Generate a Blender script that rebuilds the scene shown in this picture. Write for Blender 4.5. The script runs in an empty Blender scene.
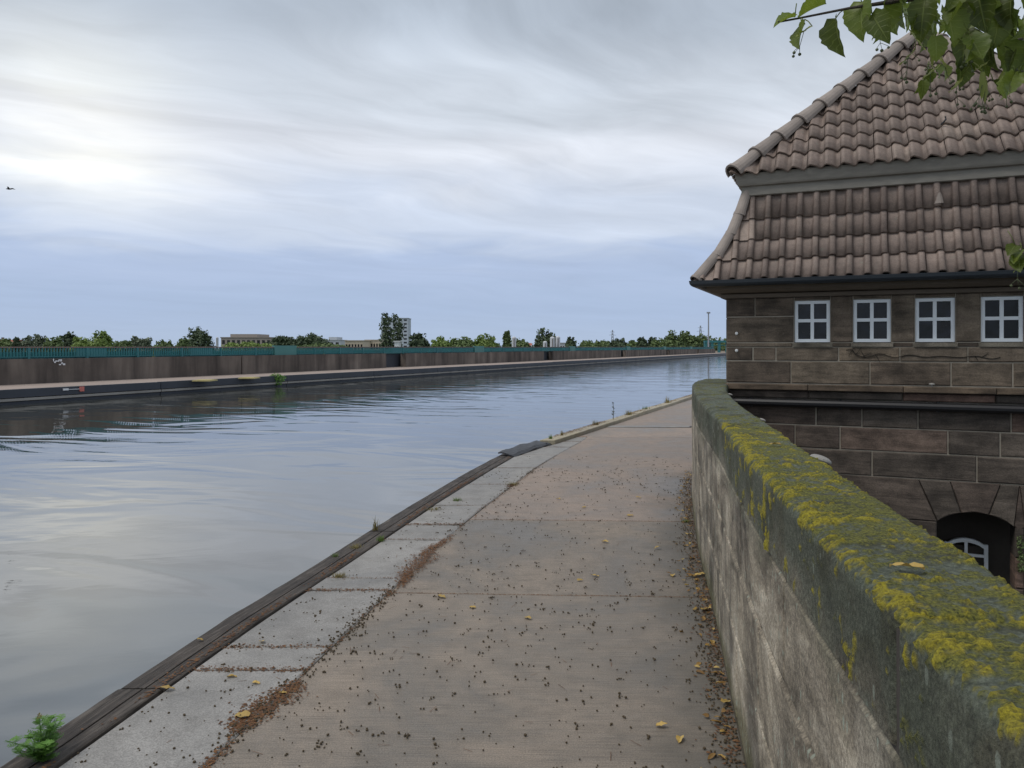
import bpy, bmesh, math, random
import numpy as np
from mathutils import Matrix, Vector

random.seed(7)
rng = np.random.default_rng(11)
R = math.radians
SC = bpy.context.scene
COL = SC.collection

# ------------------------------------------------------------------ camera
EYE = 1.7
FPX = 773.0
cam = bpy.data.cameras.new('camera')
cam.sensor_width = 36.0
cam.lens = FPX / 1024 * 36.0
cam.shift_y = -37 / 1024
cam.clip_start = 0.05
cam.clip_end = 9000
camo = bpy.data.objects.new('camera', cam)
COL.objects.link(camo)
camo.location = (0, 0, EYE)
camo.rotation_euler = (R(90), 0, 0)
SC.camera = camo

# ------------------------------------------------------------------ world: overcast sky with streaked cloud
SUN_AZ = R(-115)      # left of the view axis (+Y)
SUN_EL = R(58)
world = bpy.data.worlds.new('World')
SC.world = world
world.use_nodes = True
wn, wl = world.node_tree.nodes, world.node_tree.links
wn.clear()

def N(nodes, t, **kw):
    n = nodes.new(t)
    for k, v in kw.items():
        if k == 'inp':
            for kk, vv in v.items():
                n.inputs[kk].default_value = vv
        else:
            setattr(n, k, v)
    return n

def ramp_node(nodes, stops, interp='LINEAR'):
    r = nodes.new('ShaderNodeValToRGB')
    r.color_ramp.interpolation = interp
    el = r.color_ramp.elements
    while len(el) < len(stops):
        el.new(0.5)
    for e, (p, c) in zip(el, stops):
        e.position = p
        e.color = (c[0], c[1], c[2], 1) if hasattr(c, '__len__') else (c, c, c, 1)
    return r

tc = N(wn, 'ShaderNodeTexCoord')
sep = N(wn, 'ShaderNodeSeparateXYZ')
wl.new(tc.outputs['Generated'], sep.inputs[0])
zc = N(wn, 'ShaderNodeMath', operation='MAXIMUM', inp={1: 0.0}); wl.new(sep.outputs['Z'], zc.inputs[0])
zo = N(wn, 'ShaderNodeMath', operation='ADD', inp={1: 0.07}); wl.new(zc.outputs[0], zo.inputs[0])
dx = N(wn, 'ShaderNodeMath', operation='DIVIDE'); wl.new(sep.outputs['X'], dx.inputs[0]); wl.new(zo.outputs[0], dx.inputs[1])
dy = N(wn, 'ShaderNodeMath', operation='DIVIDE'); wl.new(sep.outputs['Y'], dy.inputs[0]); wl.new(zo.outputs[0], dy.inputs[1])
cmb = N(wn, 'ShaderNodeCombineXYZ'); wl.new(dx.outputs[0], cmb.inputs[0]); wl.new(dy.outputs[0], cmb.inputs[1])
# large soft warp
nw = N(wn, 'ShaderNodeTexNoise', inp={'Scale': 0.45, 'Detail': 3.0, 'Roughness': 0.5}); wl.new(cmb.outputs[0], nw.inputs['Vector'])
wsub = N(wn, 'ShaderNodeVectorMath', operation='SUBTRACT'); wl.new(nw.outputs['Color'], wsub.inputs[0]); wsub.inputs[1].default_value = (.5, .5, .5)
wsc = N(wn, 'ShaderNodeVectorMath', operation='SCALE', inp={'Scale': 2.2}); wl.new(wsub.outputs[0], wsc.inputs[0])
wad = N(wn, 'ShaderNodeVectorMath', operation='ADD'); wl.new(cmb.outputs[0], wad.inputs[0]); wl.new(wsc.outputs[0], wad.inputs[1])
mp = N(wn, 'ShaderNodeMapping'); mp.vector_type = 'TEXTURE'
mp.inputs['Rotation'].default_value = (0, 0, R(40))
mp.inputs['Scale'].default_value = (3.6, 0.8, 1)
wl.new(wad.outputs[0], mp.inputs[0])
ns = N(wn, 'ShaderNodeTexNoise', inp={'Scale': 1.3, 'Detail': 9.0, 'Roughness': 0.56}); wl.new(mp.outputs[0], ns.inputs['Vector'])
nb = N(wn, 'ShaderNodeTexNoise', inp={'Scale': 0.62, 'Detail': 5.0, 'Roughness': 0.5}); wl.new(wad.outputs[0], nb.inputs['Vector'])
# height of the sky: blue-grey haze at the horizon, pale cloud above
erp = ramp_node(wn, [(0.0, (.39, .48, .635)), (.05, (.365, .46, .64)), (.10, (.395, .485, .67)), (.16, (.54, .605, .725)),
                     (.235, (.68, .715, .785)), (.30, (.57, .62, .69)), (.40, (.41, .465, .54)), (.75, (.50, .52, .56)), (1.0, (.52, .54, .58))], 'EASE')
zp = N(wn, 'ShaderNodeMath', operation='MULTIPLY_ADD', inp={1: 0.17, 2: -0.085}); wl.new(nb.outputs['Fac'], zp.inputs[0])
zpa = N(wn, 'ShaderNodeMath', operation='MULTIPLY'); wl.new(zp.outputs[0], zpa.inputs[0])
zramp = ramp_node(wn, [(0.02, 0.0), (.12, 1.0)]); wl.new(zc.outputs[0], zramp.inputs[0]); wl.new(zramp.outputs[0], zpa.inputs[1])
zpb = N(wn, 'ShaderNodeMath', operation='ADD'); wl.new(zc.outputs[0], zpb.inputs[0]); wl.new(zpa.outputs[0], zpb.inputs[1])
wl.new(zpb.outputs[0], erp.inputs[0])
amp = ramp_node(wn, [(0.0, 0.06), (.08, .14), (.18, .5), (.32, 1.0), (1.0, 1.0)]); wl.new(zc.outputs[0], amp.inputs[0])
s1 = N(wn, 'ShaderNodeMath', operation='SUBTRACT', inp={1: 0.5}); wl.new(ns.outputs['Fac'], s1.inputs[0])
s2 = N(wn, 'ShaderNodeMath', operation='SUBTRACT', inp={1: 0.5}); wl.new(nb.outputs['Fac'], s2.inputs[0])
m1 = N(wn, 'ShaderNodeMath', operation='MULTIPLY', inp={1: 1.4}); wl.new(s1.outputs[0], m1.inputs[0])
m2 = N(wn, 'ShaderNodeMath', operation='MULTIPLY_ADD', inp={1: 0.5}); wl.new(s2.outputs[0], m2.inputs[0]); wl.new(m1.outputs[0], m2.inputs[2])
m3 = N(wn, 'ShaderNodeMath', operation='MULTIPLY'); wl.new(m2.outputs[0], m3.inputs[0]); wl.new(amp.outputs[0], m3.inputs[1])
m4 = N(wn, 'ShaderNodeMath', operation='ADD', inp={1: 1.0}); wl.new(m3.outputs[0], m4.inputs[0])
cl = N(wn, 'ShaderNodeVectorMath', operation='SCALE'); wl.new(erp.outputs[0], cl.inputs[0]); wl.new(m4.outputs[0], cl.inputs['Scale'])
# the veiled sun behind thin cloud
gdir = (math.sin(R(-30)) * math.cos(R(12.5)), math.cos(R(-30)) * math.cos(R(12.5)), math.sin(R(12.5)))
dt = N(wn, 'ShaderNodeVectorMath', operation='DOT_PRODUCT'); wl.new(tc.outputs['Generated'], dt.inputs[0]); dt.inputs[1].default_value = gdir
dm = N(wn, 'ShaderNodeMath', operation='MAXIMUM', inp={1: 0.0}); wl.new(dt.outputs['Value'], dm.inputs[0])
dp = N(wn, 'ShaderNodeMath', operation='POWER', inp={1: 170.0}); wl.new(dm.outputs[0], dp.inputs[0])
gn = ramp_node(wn, [(.36, 0.0), (.66, 1.0)]); wl.new(nb.outputs['Fac'], gn.inputs[0])
gn2 = N(wn, 'ShaderNodeMath', operation='MULTIPLY_ADD', inp={1: .7, 2: .3}); wl.new(gn.outputs[0], gn2.inputs[0])
gm = N(wn, 'ShaderNodeMath', operation='MULTIPLY'); wl.new(dp.outputs[0], gm.inputs[0]); wl.new(gn2.outputs[0], gm.inputs[1])
gelev = ramp_node(wn, [(.13, 0.0), (.20, 1.0)]); wl.new(zc.outputs[0], gelev.inputs[0])
gm2 = N(wn, 'ShaderNodeMath', operation='MULTIPLY'); wl.new(gm.outputs[0], gm2.inputs[0]); wl.new(gelev.outputs[0], gm2.inputs[1])
gc = N(wn, 'ShaderNodeVectorMath', operation='SCALE'); gc.inputs[0].default_value = (.46, .39, .20); wl.new(gm2.outputs[0], gc.inputs['Scale'])
csum = N(wn, 'ShaderNodeVectorMath', operation='ADD'); wl.new(cl.outputs[0], csum.inputs[0]); wl.new(gc.outputs[0], csum.inputs[1])
cs10 = N(wn, 'ShaderNodeVectorMath', operation='SCALE', inp={'Scale': 10.0}); wl.new(csum.outputs[0], cs10.inputs[0])
sky = N(wn, 'ShaderNodeTexSky'); sky.sky_type = 'NISHITA'; sky.sun_disc = False
sky.sun_elevation = SUN_EL; sky.sun_rotation = SUN_AZ; sky.air_density = 1.2; sky.dust_density = 2.0
mixs = N(wn, 'ShaderNodeMix', data_type='RGBA'); mixs.inputs['Factor'].default_value = 0.95
wl.new(sky.outputs[0], mixs.inputs['A']); wl.new(cs10.outputs[0], mixs.inputs['B'])
bg = N(wn, 'ShaderNodeBackground', inp={'Strength': 0.1}); wl.new(mixs.outputs['Result'], bg.inputs[0])
wo = N(wn, 'ShaderNodeOutputWorld'); wl.new(bg.outputs[0], wo.inputs[0])

# ------------------------------------------------------------------ sun
sl = bpy.data.lights.new('sun', 'SUN')
sl.energy = 1.35; sl.angle = R(25); sl.color = (1.0, .95, .88)
so = bpy.data.objects.new('sun', sl); COL.objects.link(so)
sd = Vector((math.sin(SUN_AZ) * math.cos(SUN_EL), math.cos(SUN_AZ) * math.cos(SUN_EL), math.sin(SUN_EL)))
so.rotation_euler = sd.to_track_quat('Z', 'Y').to_euler()
so.location = (-30, 40, 60)

SC.view_settings.view_transform = 'Standard'
SC.view_settings.look = 'None'
SC.view_settings.exposure = 0.2
SC.view_settings.gamma = 1.0
SC.view_settings.use_curve_mapping = False

# ------------------------------------------------------------------ noise helpers (numpy)
def _h(i, j, k, s):
    n = (i * 374761393 + j * 668265263 + k * 2147483647 + s * 1274126177) & 0xffffffff
    n = ((n ^ (n >> 13)) * 1274126177) & 0xffffffff
    n = (n ^ (n >> 16)) & 0xffff
    return n / 65535.0

def vnoise(p, s=0):
    p = np.asarray(p, float)
    i = np.floor(p).astype(np.int64)
    f = p - i
    f = f * f * (3 - 2 * f)
    x, y, z = i[:, 0], i[:, 1], i[:, 2]
    r = 0
    for a in (0, 1):
        wx = f[:, 0] if a else 1 - f[:, 0]
        for b in (0, 1):
            wy = f[:, 1] if b else 1 - f[:, 1]
            for c in (0, 1):
                wz = f[:, 2] if c else 1 - f[:, 2]
                r = r + wx * wy * wz * _h(x + a, y + b, z + c, s)
    return r

def fbm(p, o=4, s=0, rough=.5):
    p = np.asarray(p, float)
    a, t, r = 1.0, 0.0, 0.0
    for k in range(o):
        r = r + a * vnoise(p * (2.03 ** k) + 17.3 * k, s + k)
        t += a; a *= rough
    return r / t

def sstep(a, b, x):
    t = np.clip((x - a) / (b - a), 0, 1)
    return t * t * (3 - 2 * t)

# ------------------------------------------------------------------ object helpers
PW = {}   # world translation of empties

def finish(o, parent):
    COL.objects.link(o)
    if parent is not None:
        o.parent = parent
        t = PW.get(parent.name)
        if t is not None:
            o.matrix_parent_inverse = Matrix.Translation(-t)
    return o

def empty(name, loc):
    o = bpy.data.objects.new(name, None)
    o.empty_display_size = .2
    o.location = loc
    COL.objects.link(o)
    PW[o.name] = Vector(loc)
    return o

def tag(o, label=None, cat=None, group=None, kind=None):
    if label: o['label'] = label
    if cat: o['category'] = cat
    if group: o['group'] = group
    if kind: o['kind'] = kind
    return o

def thing(name, label, cat, loc, group=None):
    return tag(empty(name, loc), label, cat, group)

def me_from(name, v, f, mats, smooth=False, midx=None):
    m = bpy.data.meshes.new(name)
    m.from_pydata([tuple(q) for q in v], [], f)
    for mt in (mats if isinstance(mats, (list, tuple)) else [mats]):
        m.materials.append(mt)
    if smooth:
        m.polygons.foreach_set('use_smooth', [True] * len(m.polygons))
    if midx is not None:
        m.polygons.foreach_set('material_index', midx)
    m.update()
    return m

def ob(name, me, parent=None, mat=None, origin=None):
    o = bpy.data.objects.new(name, me)
    if mat is not None: o.matrix_basis = mat
    if origin is not None:     # move the mesh origin to a base point
        me.transform(Matrix.Translation(-Vector(origin)))
        o.location = origin
    return finish(o, parent)

class MB:
    def __init__(s): s.v = []; s.f = []; s.mi = []
    def add(s, v, f, mi=0):
        b = len(s.v); s.v += [tuple(q) for q in v]
        s.f += [tuple(i + b for i in q) for q in f]; s.mi += [mi] * len(f)
    def box(s, x0, x1, y0, y1, z0, z1, T=None, mi=0):
        v = [(x0,y0,z0),(x1,y0,z0),(x1,y1,z0),(x0,y1,z0),(x0,y0,z1),(x1,y0,z1),(x1,y1,z1),(x0,y1,z1)]
        if T: v = [T(*q) for q in v]
        s.add(v, [(3,2,1,0),(4,5,6,7),(0,1,5,4),(1,2,6,5),(2,3,7,6),(3,0,4,7)], mi)
    def tube(s, pts, rads, n=8, mi=0, cap=True):
        pts = [Vector(p) for p in pts]
        rings = []
        b = len(s.v)
        up = Vector((.13, .21, 1)).normalized()
        for i, p in enumerate(pts):
            t = (pts[min(i+1, len(pts)-1)] - pts[max(i-1, 0)]).normalized()
            a = t.cross(up)
            if a.length < 1e-3: a = t.cross(Vector((1, 0, 0)))
            a.normalize(); c = t.cross(a)
            r = rads[i] if hasattr(rads, '__len__') else rads
            for k in range(n):
                an = 2 * math.pi * k / n
                s.v.append(tuple(p + a * (r * math.cos(an)) + c * (r * math.sin(an))))
        for i in range(len(pts) - 1):
            for k in range(n):
                s.f.append((b+i*n+k, b+i*n+(k+1) % n, b+(i+1)*n+(k+1) % n, b+(i+1)*n+k)); s.mi.append(mi)
        if cap:
            s.f.append(tuple(b + k for k in reversed(range(n)))); s.mi.append(mi)
            s.f.append(tuple(b + (len(pts)-1)*n + k for k in range(n))); s.mi.append(mi)
    def build(s, name, mats, parent=None, smooth=False, origin=None):
        return ob(name, me_from(name, s.v, s.f, mats, smooth, s.mi), parent, origin=origin)

# ------------------------------------------------------------------ materials
def mat(name):
    m = bpy.data.materials.new(name); m.use_nodes = True
    nt = m.node_tree; nt.nodes.clear()
    out = nt.nodes.new('ShaderNodeOutputMaterial')
    p = nt.nodes.new('ShaderNodeBsdfPrincipled')
    nt.links.new(p.outputs[0], out.inputs[0])
    return m, nt.nodes, nt.links, p, out

def lin(c):
    return tuple(((x/255)/12.92 if x/255 <= .04045 else ((x/255+.055)/1.055)**2.4) for x in c)

def noise(nodes, links, vec, scale, detail=5, rough=.55, stretch=None, dist=0.0, rot=None):
    if stretch or rot:
        if rot:
            mpr = nodes.new('ShaderNodeMapping'); mpr.inputs['Rotation'].default_value = rot
            links.new(vec, mpr.inputs[0]); vec = mpr.outputs[0]
        mpn = nodes.new('ShaderNodeMapping')
        if stretch: mpn.inputs['Scale'].default_value = stretch
        links.new(vec, mpn.inputs[0]); vec = mpn.outputs[0]
    n = nodes.new('ShaderNodeTexNoise')
    n.inputs['Scale'].default_value = scale; n.inputs['Detail'].default_value = detail
    n.inputs['Roughness'].default_value = rough; n.inputs['Distortion'].default_value = dist
    links.new(vec, n.inputs['Vector'])
    return n

def mix(nodes, links, fac, a, b, blend='MIX'):
    m = nodes.new('ShaderNodeMix'); m.data_type = 'RGBA'; m.blend_type = blend
    for sock, v in (('Factor', fac), ('A', a), ('B', b)):
        if hasattr(v, 'is_output') or hasattr(v, 'links'):
            links.new(v, m.inputs[sock])
        elif sock == 'Factor': m.inputs[sock].default_value = v
        else: m.inputs[sock].default_value = (v[0], v[1], v[2], 1)
    return m.outputs['Result']

def bump(nodes, links, p, h, dist, strength=1.0, prev=None):
    b = nodes.new('ShaderNodeBump')
    b.inputs['Distance'].default_value = dist; b.inputs['Strength'].default_value = strength
    links.new(h, b.inputs['Height'])
    if prev is not None: links.new(prev, b.inputs['Normal'])
    links.new(b.outputs[0], p.inputs['Normal'])
    return b.outputs[0]

def math2(nodes, links, op, a, b=None, c=None):
    m = nodes.new('ShaderNodeMath'); m.operation = op
    for i, v in enumerate((a, b, c)):
        if v is None: continue
        if hasattr(v, 'links'): links.new(v, m.inputs[i])
        else: m.inputs[i].default_value = v
    return m.outputs[0]

def simple(name, col, rough=.7, var=.25, scale=3.0, metal=0.0, bscale=None, bdist=.002, rnd=0.0, stretch=None, spec=None):
    m, n, l, p, o = mat(name)
    t = n.new('ShaderNodeTexCoord').outputs['Object']
    ns_ = noise(n, l, t, scale, 6, .6, stretch)
    c = mix(n, l, ns_.outputs['Fac'], tuple(x*(1-var) for x in col), tuple(min(1, x*(1+var)) for x in col))
    if rnd:
        oi = n.new('ShaderNodeObjectInfo')
        mr = n.new('ShaderNodeMapRange'); mr.inputs['To Min'].default_value = 1-rnd; mr.inputs['To Max'].default_value = 1+rnd
        l.new(oi.outputs['Random'], mr.inputs[0])
        hs = n.new('ShaderNodeHueSaturation'); l.new(c, hs.inputs['Color']); l.new(mr.outputs[0], hs.inputs['Value'])
        c = hs.outputs[0]
    l.new(c, p.inputs['Base Color'])
    p.inputs['Roughness'].default_value = rough; p.inputs['Metallic'].default_value = metal
    if spec is not None: p.inputs['Specular IOR Level'].default_value = spec
    if bscale:
        nb_ = noise(n, l, t, bscale, 6, .6, stretch)
        bump(n, l, p, nb_.outputs['Fac'], bdist)
    return m

# --- concrete path slabs: pinkish grey, broom finish across the path
def mk_slab(name, c1, c2, c3, brush=True, rr=.06):
    m, n, l, p, o = mat(name)
    t = n.new('ShaderNodeTexCoord').outputs['Object']
    big = noise(n, l, t, .8, 7, .66, None, .8)
    fine = noise(n, l, t, 150, 3, .6)
    mid = noise(n, l, t, 6, 6, .65)
    r1 = ramp_node(n, [(.38, 0), (.60, 1)]); l.new(big.outputs['Fac'], r1.inputs[0])
    c = mix(n, l, r1.outputs[0], c1, c2)
    r2 = ramp_node(n, [(.45, 0), (.75, 1)]); l.new(mid.outputs['Fac'], r2.inputs[0])
    c = mix(n, l, math2(n, l, 'MULTIPLY', r2.outputs[0], .55), c, c3)
    r3 = ramp_node(n, [(.35, .72), (.65, 1.22)]); l.new(fine.outputs['Fac'], r3.inputs[0])
    c = mix(n, l, 1.0, c, r3.outputs[0], 'MULTIPLY')
    br = noise(n, l, t, 1.0, 3, .6, (4, 190, 1))
    if brush:
        r4 = ramp_node(n, [(.34, .72), (.52, 1.0), (.7, 1.1)]); l.new(br.outputs['Fac'], r4.inputs[0])
        c = mix(n, l, 1.0, c, r4.outputs[0], 'MULTIPLY')
    da = n.new('ShaderNodeAttribute'); da.attribute_name = 'damp_shade'  # damp staining and shade beside the wall, painted together as a dark band
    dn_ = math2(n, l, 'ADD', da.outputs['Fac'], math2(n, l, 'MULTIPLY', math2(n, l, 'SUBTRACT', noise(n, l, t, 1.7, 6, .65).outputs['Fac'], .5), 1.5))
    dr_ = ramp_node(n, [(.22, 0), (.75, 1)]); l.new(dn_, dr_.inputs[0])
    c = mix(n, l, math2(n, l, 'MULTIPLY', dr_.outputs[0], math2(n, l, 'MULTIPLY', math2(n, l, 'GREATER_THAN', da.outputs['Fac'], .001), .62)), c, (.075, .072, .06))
    oi = n.new('ShaderNodeObjectInfo')
    mr = n.new('ShaderNodeMapRange'); mr.inputs['To Min'].default_value = 1-rr; mr.inputs['To Max'].default_value = 1+rr
    l.new(oi.outputs['Random'], mr.inputs[0])
    hs = n.new('ShaderNodeHueSaturation'); l.new(c, hs.inputs['Color']); l.new(mr.outputs[0], hs.inputs['Value'])
    l.new(hs.outputs[0], p.inputs['Base Color'])
    rg = ramp_node(n, [(.35, .42), (.65, .8)]); l.new(big.outputs['Fac'], rg.inputs[0]); l.new(rg.outputs[0], p.inputs['Roughness'])
    hh = math2(n, l, 'ADD', math2(n, l, 'MULTIPLY', fine.outputs['Fac'], .5), math2(n, l, 'MULTIPLY', br.outputs['Fac'], 1.0 if brush else .3))
    bump(n, l, p, hh, .004, .8)
    return m

M_slab = mk_slab('concrete_slab', (.175, .155, .128), (.28, .235, .190), (.13, .115, .095))
M_slab_pink = mk_slab('pink_concrete_slab', (.22, .186, .155), (.34, .272, .224), (.175, .15, .126))
M_edge = mk_slab('pale_concrete', (.205, .198, .185), (.29, .282, .268), (.125, .118, .106), brush=False, rr=.10)
M_kerb = mk_slab('kerb_concrete', (.32, .28, .20), (.40, .36, .26), (.22, .18, .11), brush=False)
M_soil = simple('joint_soil', (.045, .032, .022), .95, .5, 40, bscale=120, bdist=.006)
M_quay = simple('quay_concrete', (.13, .115, .10), .9, .4, 1.5, bscale=20, bdist=.01)
M_farpath = simple('far_path_concrete', (.33, .27, .235), .9, .25, .6)
M_ground = simple('grass_ground', (.05, .075, .025), .95, .4, .02)
M_court = simple('court_paving', (.09, .085, .075), .9, .4, 2.0, bscale=15, bdist=.01)

# --- old timber
def mk_timber():
    m, n, l, p, o = mat('weathered_timber')
    t = n.new('ShaderNodeTexCoord').outputs['Object']
    g = noise(n, l, t, 1.0, 6, .7, (55, 3, 20), .8, (0, 0, R(11.5)))
    b = noise(n, l, t, 3, 5, .6)
    r = ramp_node(n, [(.28, (.012, .010, .009)), (.5, (.058, .048, .040)), (.72, (.14, .122, .105))]); l.new(g.outputs['Fac'], r.inputs[0])
    r2 = ramp_node(n, [(.35, .7), (.65, 1.2)]); l.new(b.outputs['Fac'], r2.inputs[0])
    c = mix(n, l, 1.0, r.outputs[0], r2.outputs[0], 'MULTIPLY')
    l.new(c, p.inputs['Base Color']); p.inputs['Roughness'].default_value = .8
    bump(n, l, p, g.outputs['Fac'], .012, 1.0)
    return m
M_timber = mk_timber()

# --- parapet wall blocks and coping
def mk_wall(coping):
    m, n, l, p, o = mat('lichen_coping' if coping else 'weathered_wall_stone')
    t = n.new('ShaderNodeTexCoord').outputs['Object']
    big = noise(n, l, t, 2.4, 8, .70, (1, .7, 1.6), .6)
    streak = noise(n, l, t, 1.0, 7, .68, (1.5, 1.5, 1.1), 1.2)
    fine = noise(n, l, t, 85, 5, .7)
    gre = noise(n, l, t, 1.6, 5, .6, (1, .6, .6))
    r1 = ramp_node(n, [(.36, (.12, .10, .072)), (.5, (.33, .285, .215)), (.64, (.52, .465, .37))]); l.new(big.outputs['Fac'], r1.inputs[0])
    c = r1.outputs[0]
    r2 = ramp_node(n, [(.38, .30), (.50, .85), (.62, 1.25)]); l.new(streak.outputs['Fac'], r2.inputs[0])
    c = mix(n, l, .9, c, r2.outputs[0], 'MULTIPLY')
    # green algae with ragged drip edges below the coping
    sp = n.new('ShaderNodeSeparateXYZ'); l.new(t, sp.inputs[0])
    zz = n.new('ShaderNodeMapRange'); l.new(sp.outputs['Z'], zz.inputs[0])
    zz.inputs['From Min'].default_value = .60; zz.inputs['From Max'].default_value = 1.2
    zz.inputs['To Min'].default_value = -.34; zz.inputs['To Max'].default_value = .28
    ga = math2(n, l, 'ADD', math2(n, l, 'ADD', math2(n, l, 'MULTIPLY', streak.outputs['Fac'], .55), math2(n, l, 'MULTIPLY', gre.outputs['Fac'], .45)), zz.outputs[0])
    r3 = ramp_node(n, [(.5, 0), (.68, 1)]); l.new(ga, r3.inputs[0])
    c = mix(n, l, math2(n, l, 'MULTIPLY', r3.outputs[0], .85), c, (.045, .055, .028))
    # moss at the foot, in patches
    zf = n.new('ShaderNodeMapRange'); l.new(sp.outputs['Z'], zf.inputs[0])
    zf.inputs['From Min'].default_value = 0; zf.inputs['From Max'].default_value = .3
    zf.inputs['To Min'].default_value = .2; zf.inputs['To Max'].default_value = -.3
    mo = math2(n, l, 'ADD', gre.outputs['Fac'], zf.outputs[0])
    r5 = ramp_node(n, [(.5, 0), (.68, 1)]); l.new(mo, r5.inputs[0])
    c = mix(n, l, math2(n, l, 'MULTIPLY', r5.outputs[0], .7), c, (.095, .09, .03))
    r4 = ramp_node(n, [(.32, .45), (.68, 1.5)]); l.new(fine.outputs['Fac'], r4.inputs[0])
    c = mix(n, l, 1.0, c, r4.outputs[0], 'MULTIPLY')
    # pale crustose specks
    vo = n.new('ShaderNodeTexVoronoi'); vo.inputs['Scale'].default_value = 26; vo.inputs['Randomness'].default_value = 1
    mpv = n.new('ShaderNodeMapping'); mpv.inputs['Scale'].default_value = (1, 1, .5); l.new(t, mpv.inputs[0]); l.new(mpv.outputs[0], vo.inputs['Vector'])
    dn = math2(n, l, 'ADD', vo.outputs['Distance'], math2(n, l, 'MULTIPLY', fine.outputs['Fac'], .35))
    r6 = ramp_node(n, [(.33, 1), (.40, 0)]); l.new(dn, r6.inputs[0])
    sel = ramp_node(n, [(.47, 0), (.53, 1)]); l.new(noise(n, l, t, 4.5, 3, .5).outputs['Fac'], sel.inputs[0])
    c = mix(n, l, math2(n, l, 'MULTIPLY', math2(n, l, 'MULTIPLY', r6.outputs[0], sel.outputs[0]), .8), c, (.33, .37, .30))
    h = math2(n, l, 'ADD', math2(n, l, 'MULTIPLY', fine.outputs['Fac'], .6), big.outputs['Fac'])
    if coping:
        def attr(nm):
            a = n.new('ShaderNodeAttribute'); a.attribute_name = nm; return a.outputs['Fac']
        f2 = noise(n, l, t, 150, 4, .7)
        # grey-green crust
        gcr = ramp_node(n, [(.32, (.055, .068, .05)), (.52, (.135, .16, .12)), (.72, (.28, .32, .25))]); l.new(fine.outputs['Fac'], gcr.inputs[0])
        c = mix(n, l, math2(n, l, 'MULTIPLY', attr('crust'), .85), c, gcr.outputs[0])
        mcol = ramp_node(n, [(.32, (.018, .024, .006)), (.5, (.15, .155, .026)), (.68, (.33, .31, .045))]); l.new(f2.outputs['Fac'], mcol.inputs[0])
        c = mix(n, l, attr('moss'), c, mcol.outputs[0])
        lcol = ramp_node(n, [(.30, (.12, .10, .008)), (.5, (.36, .31, .018)), (.70, (.60, .50, .035))]); l.new(f2.outputs['Fac'], lcol.inputs[0])
        c = mix(n, l, attr('lichen'), c, lcol.outputs[0])
        h = math2(n, l, 'ADD', h, math2(n, l, 'MULTIPLY', f2.outputs['Fac'], 1.2))
    l.new(c, p.inputs['Base Color']); p.inputs['Roughness'].default_value = .9
    bump(n, l, p, h, .013, 1.0)
    return m
M_wall = mk_wall(False)
M_coping = mk_wall(True)

# --- dark sandstone of the gatehouse
def mk_stone(name, ramp, mul=1.0):
    m, n, l, p, o = mat(name)
    t = n.new('ShaderNodeTexCoord').outputs['Object']
    oi = n.new('ShaderNodeObjectInfo')
    off = n.new('ShaderNodeVectorMath'); off.operation = 'MULTIPLY_ADD'
    cb = n.new('ShaderNodeCombineXYZ'); l.new(oi.outputs['Random'], cb.inputs[0]); l.new(oi.outputs['Random'], cb.inputs[2])
    l.new(cb.outputs[0], off.inputs[0]); off.inputs[1].default_value = (31, 0, 17); l.new(t, off.inputs[2])
    v = off.outputs[0]
    bed = noise(n, l, v, 1.0, 6, .6, (2.2, 2.2, 13), .7)
    big = noise(n, l, v, 3.5, 5, .6)
    fine = noise(n, l, v, 70, 4, .6)
    rc = ramp_node(n, ramp); l.new(oi.outputs['Random'], rc.inputs[0])
    r1 = ramp_node(n, [(.3, .55), (.5, .95), (.72, 1.35)]); l.new(bed.outputs['Fac'], r1.inputs[0])
    c = mix(n, l, 1.0, rc.outputs[0], r1.outputs[0], 'MULTIPLY')
    r2 = ramp_node(n, [(.32, .34), (.6, 1.15)]); l.new(big.outputs['Fac'], r2.inputs[0])
    c = mix(n, l, .85, c, r2.outputs[0], 'MULTIPLY')
    r3 = ramp_node(n, [(.3, .75), (.7, 1.25)]); l.new(fine.outputs['Fac'], r3.inputs[0])
    c = mix(n, l, 1.0, c, r3.outputs[0], 'MULTIPLY')
    l.new(c, p.inputs['Base Color']); p.inputs['Roughness'].default_value = .88
    h = math2(n, l, 'ADD', bed.outputs['Fac'], math2(n, l, 'MULTIPLY', fine.outputs['Fac'], .4))
    bump(n, l, p, h, .010, .8)
    return m
M_stone = mk_stone('dark_sandstone', [(0, (.085, .066, .05)), (.3, (.135, .105, .078)), (.6, (.175, .14, .102)), (.85, (.11, .082, .062)), (1, (.25, .195, .135))])
M_stone_low = mk_stone('lower_sandstone', [(0, (.07, .056, .046)), (.35, (.115, .096, .078)), (.65, (.10, .072, .058)), (.85, (.14, .122, .10)), (1, (.20, .115, .085))])  # lower storey sandstone in darker, partly redder tones
M_mortar = simple('mortar', (.30, .27, .22), .95, .5, 8, bscale=60, bdist=.003)
M_back = simple('niche_stone', (.05, .043, .036), .95, .4, 4, bscale=20, bdist=.006)

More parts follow.
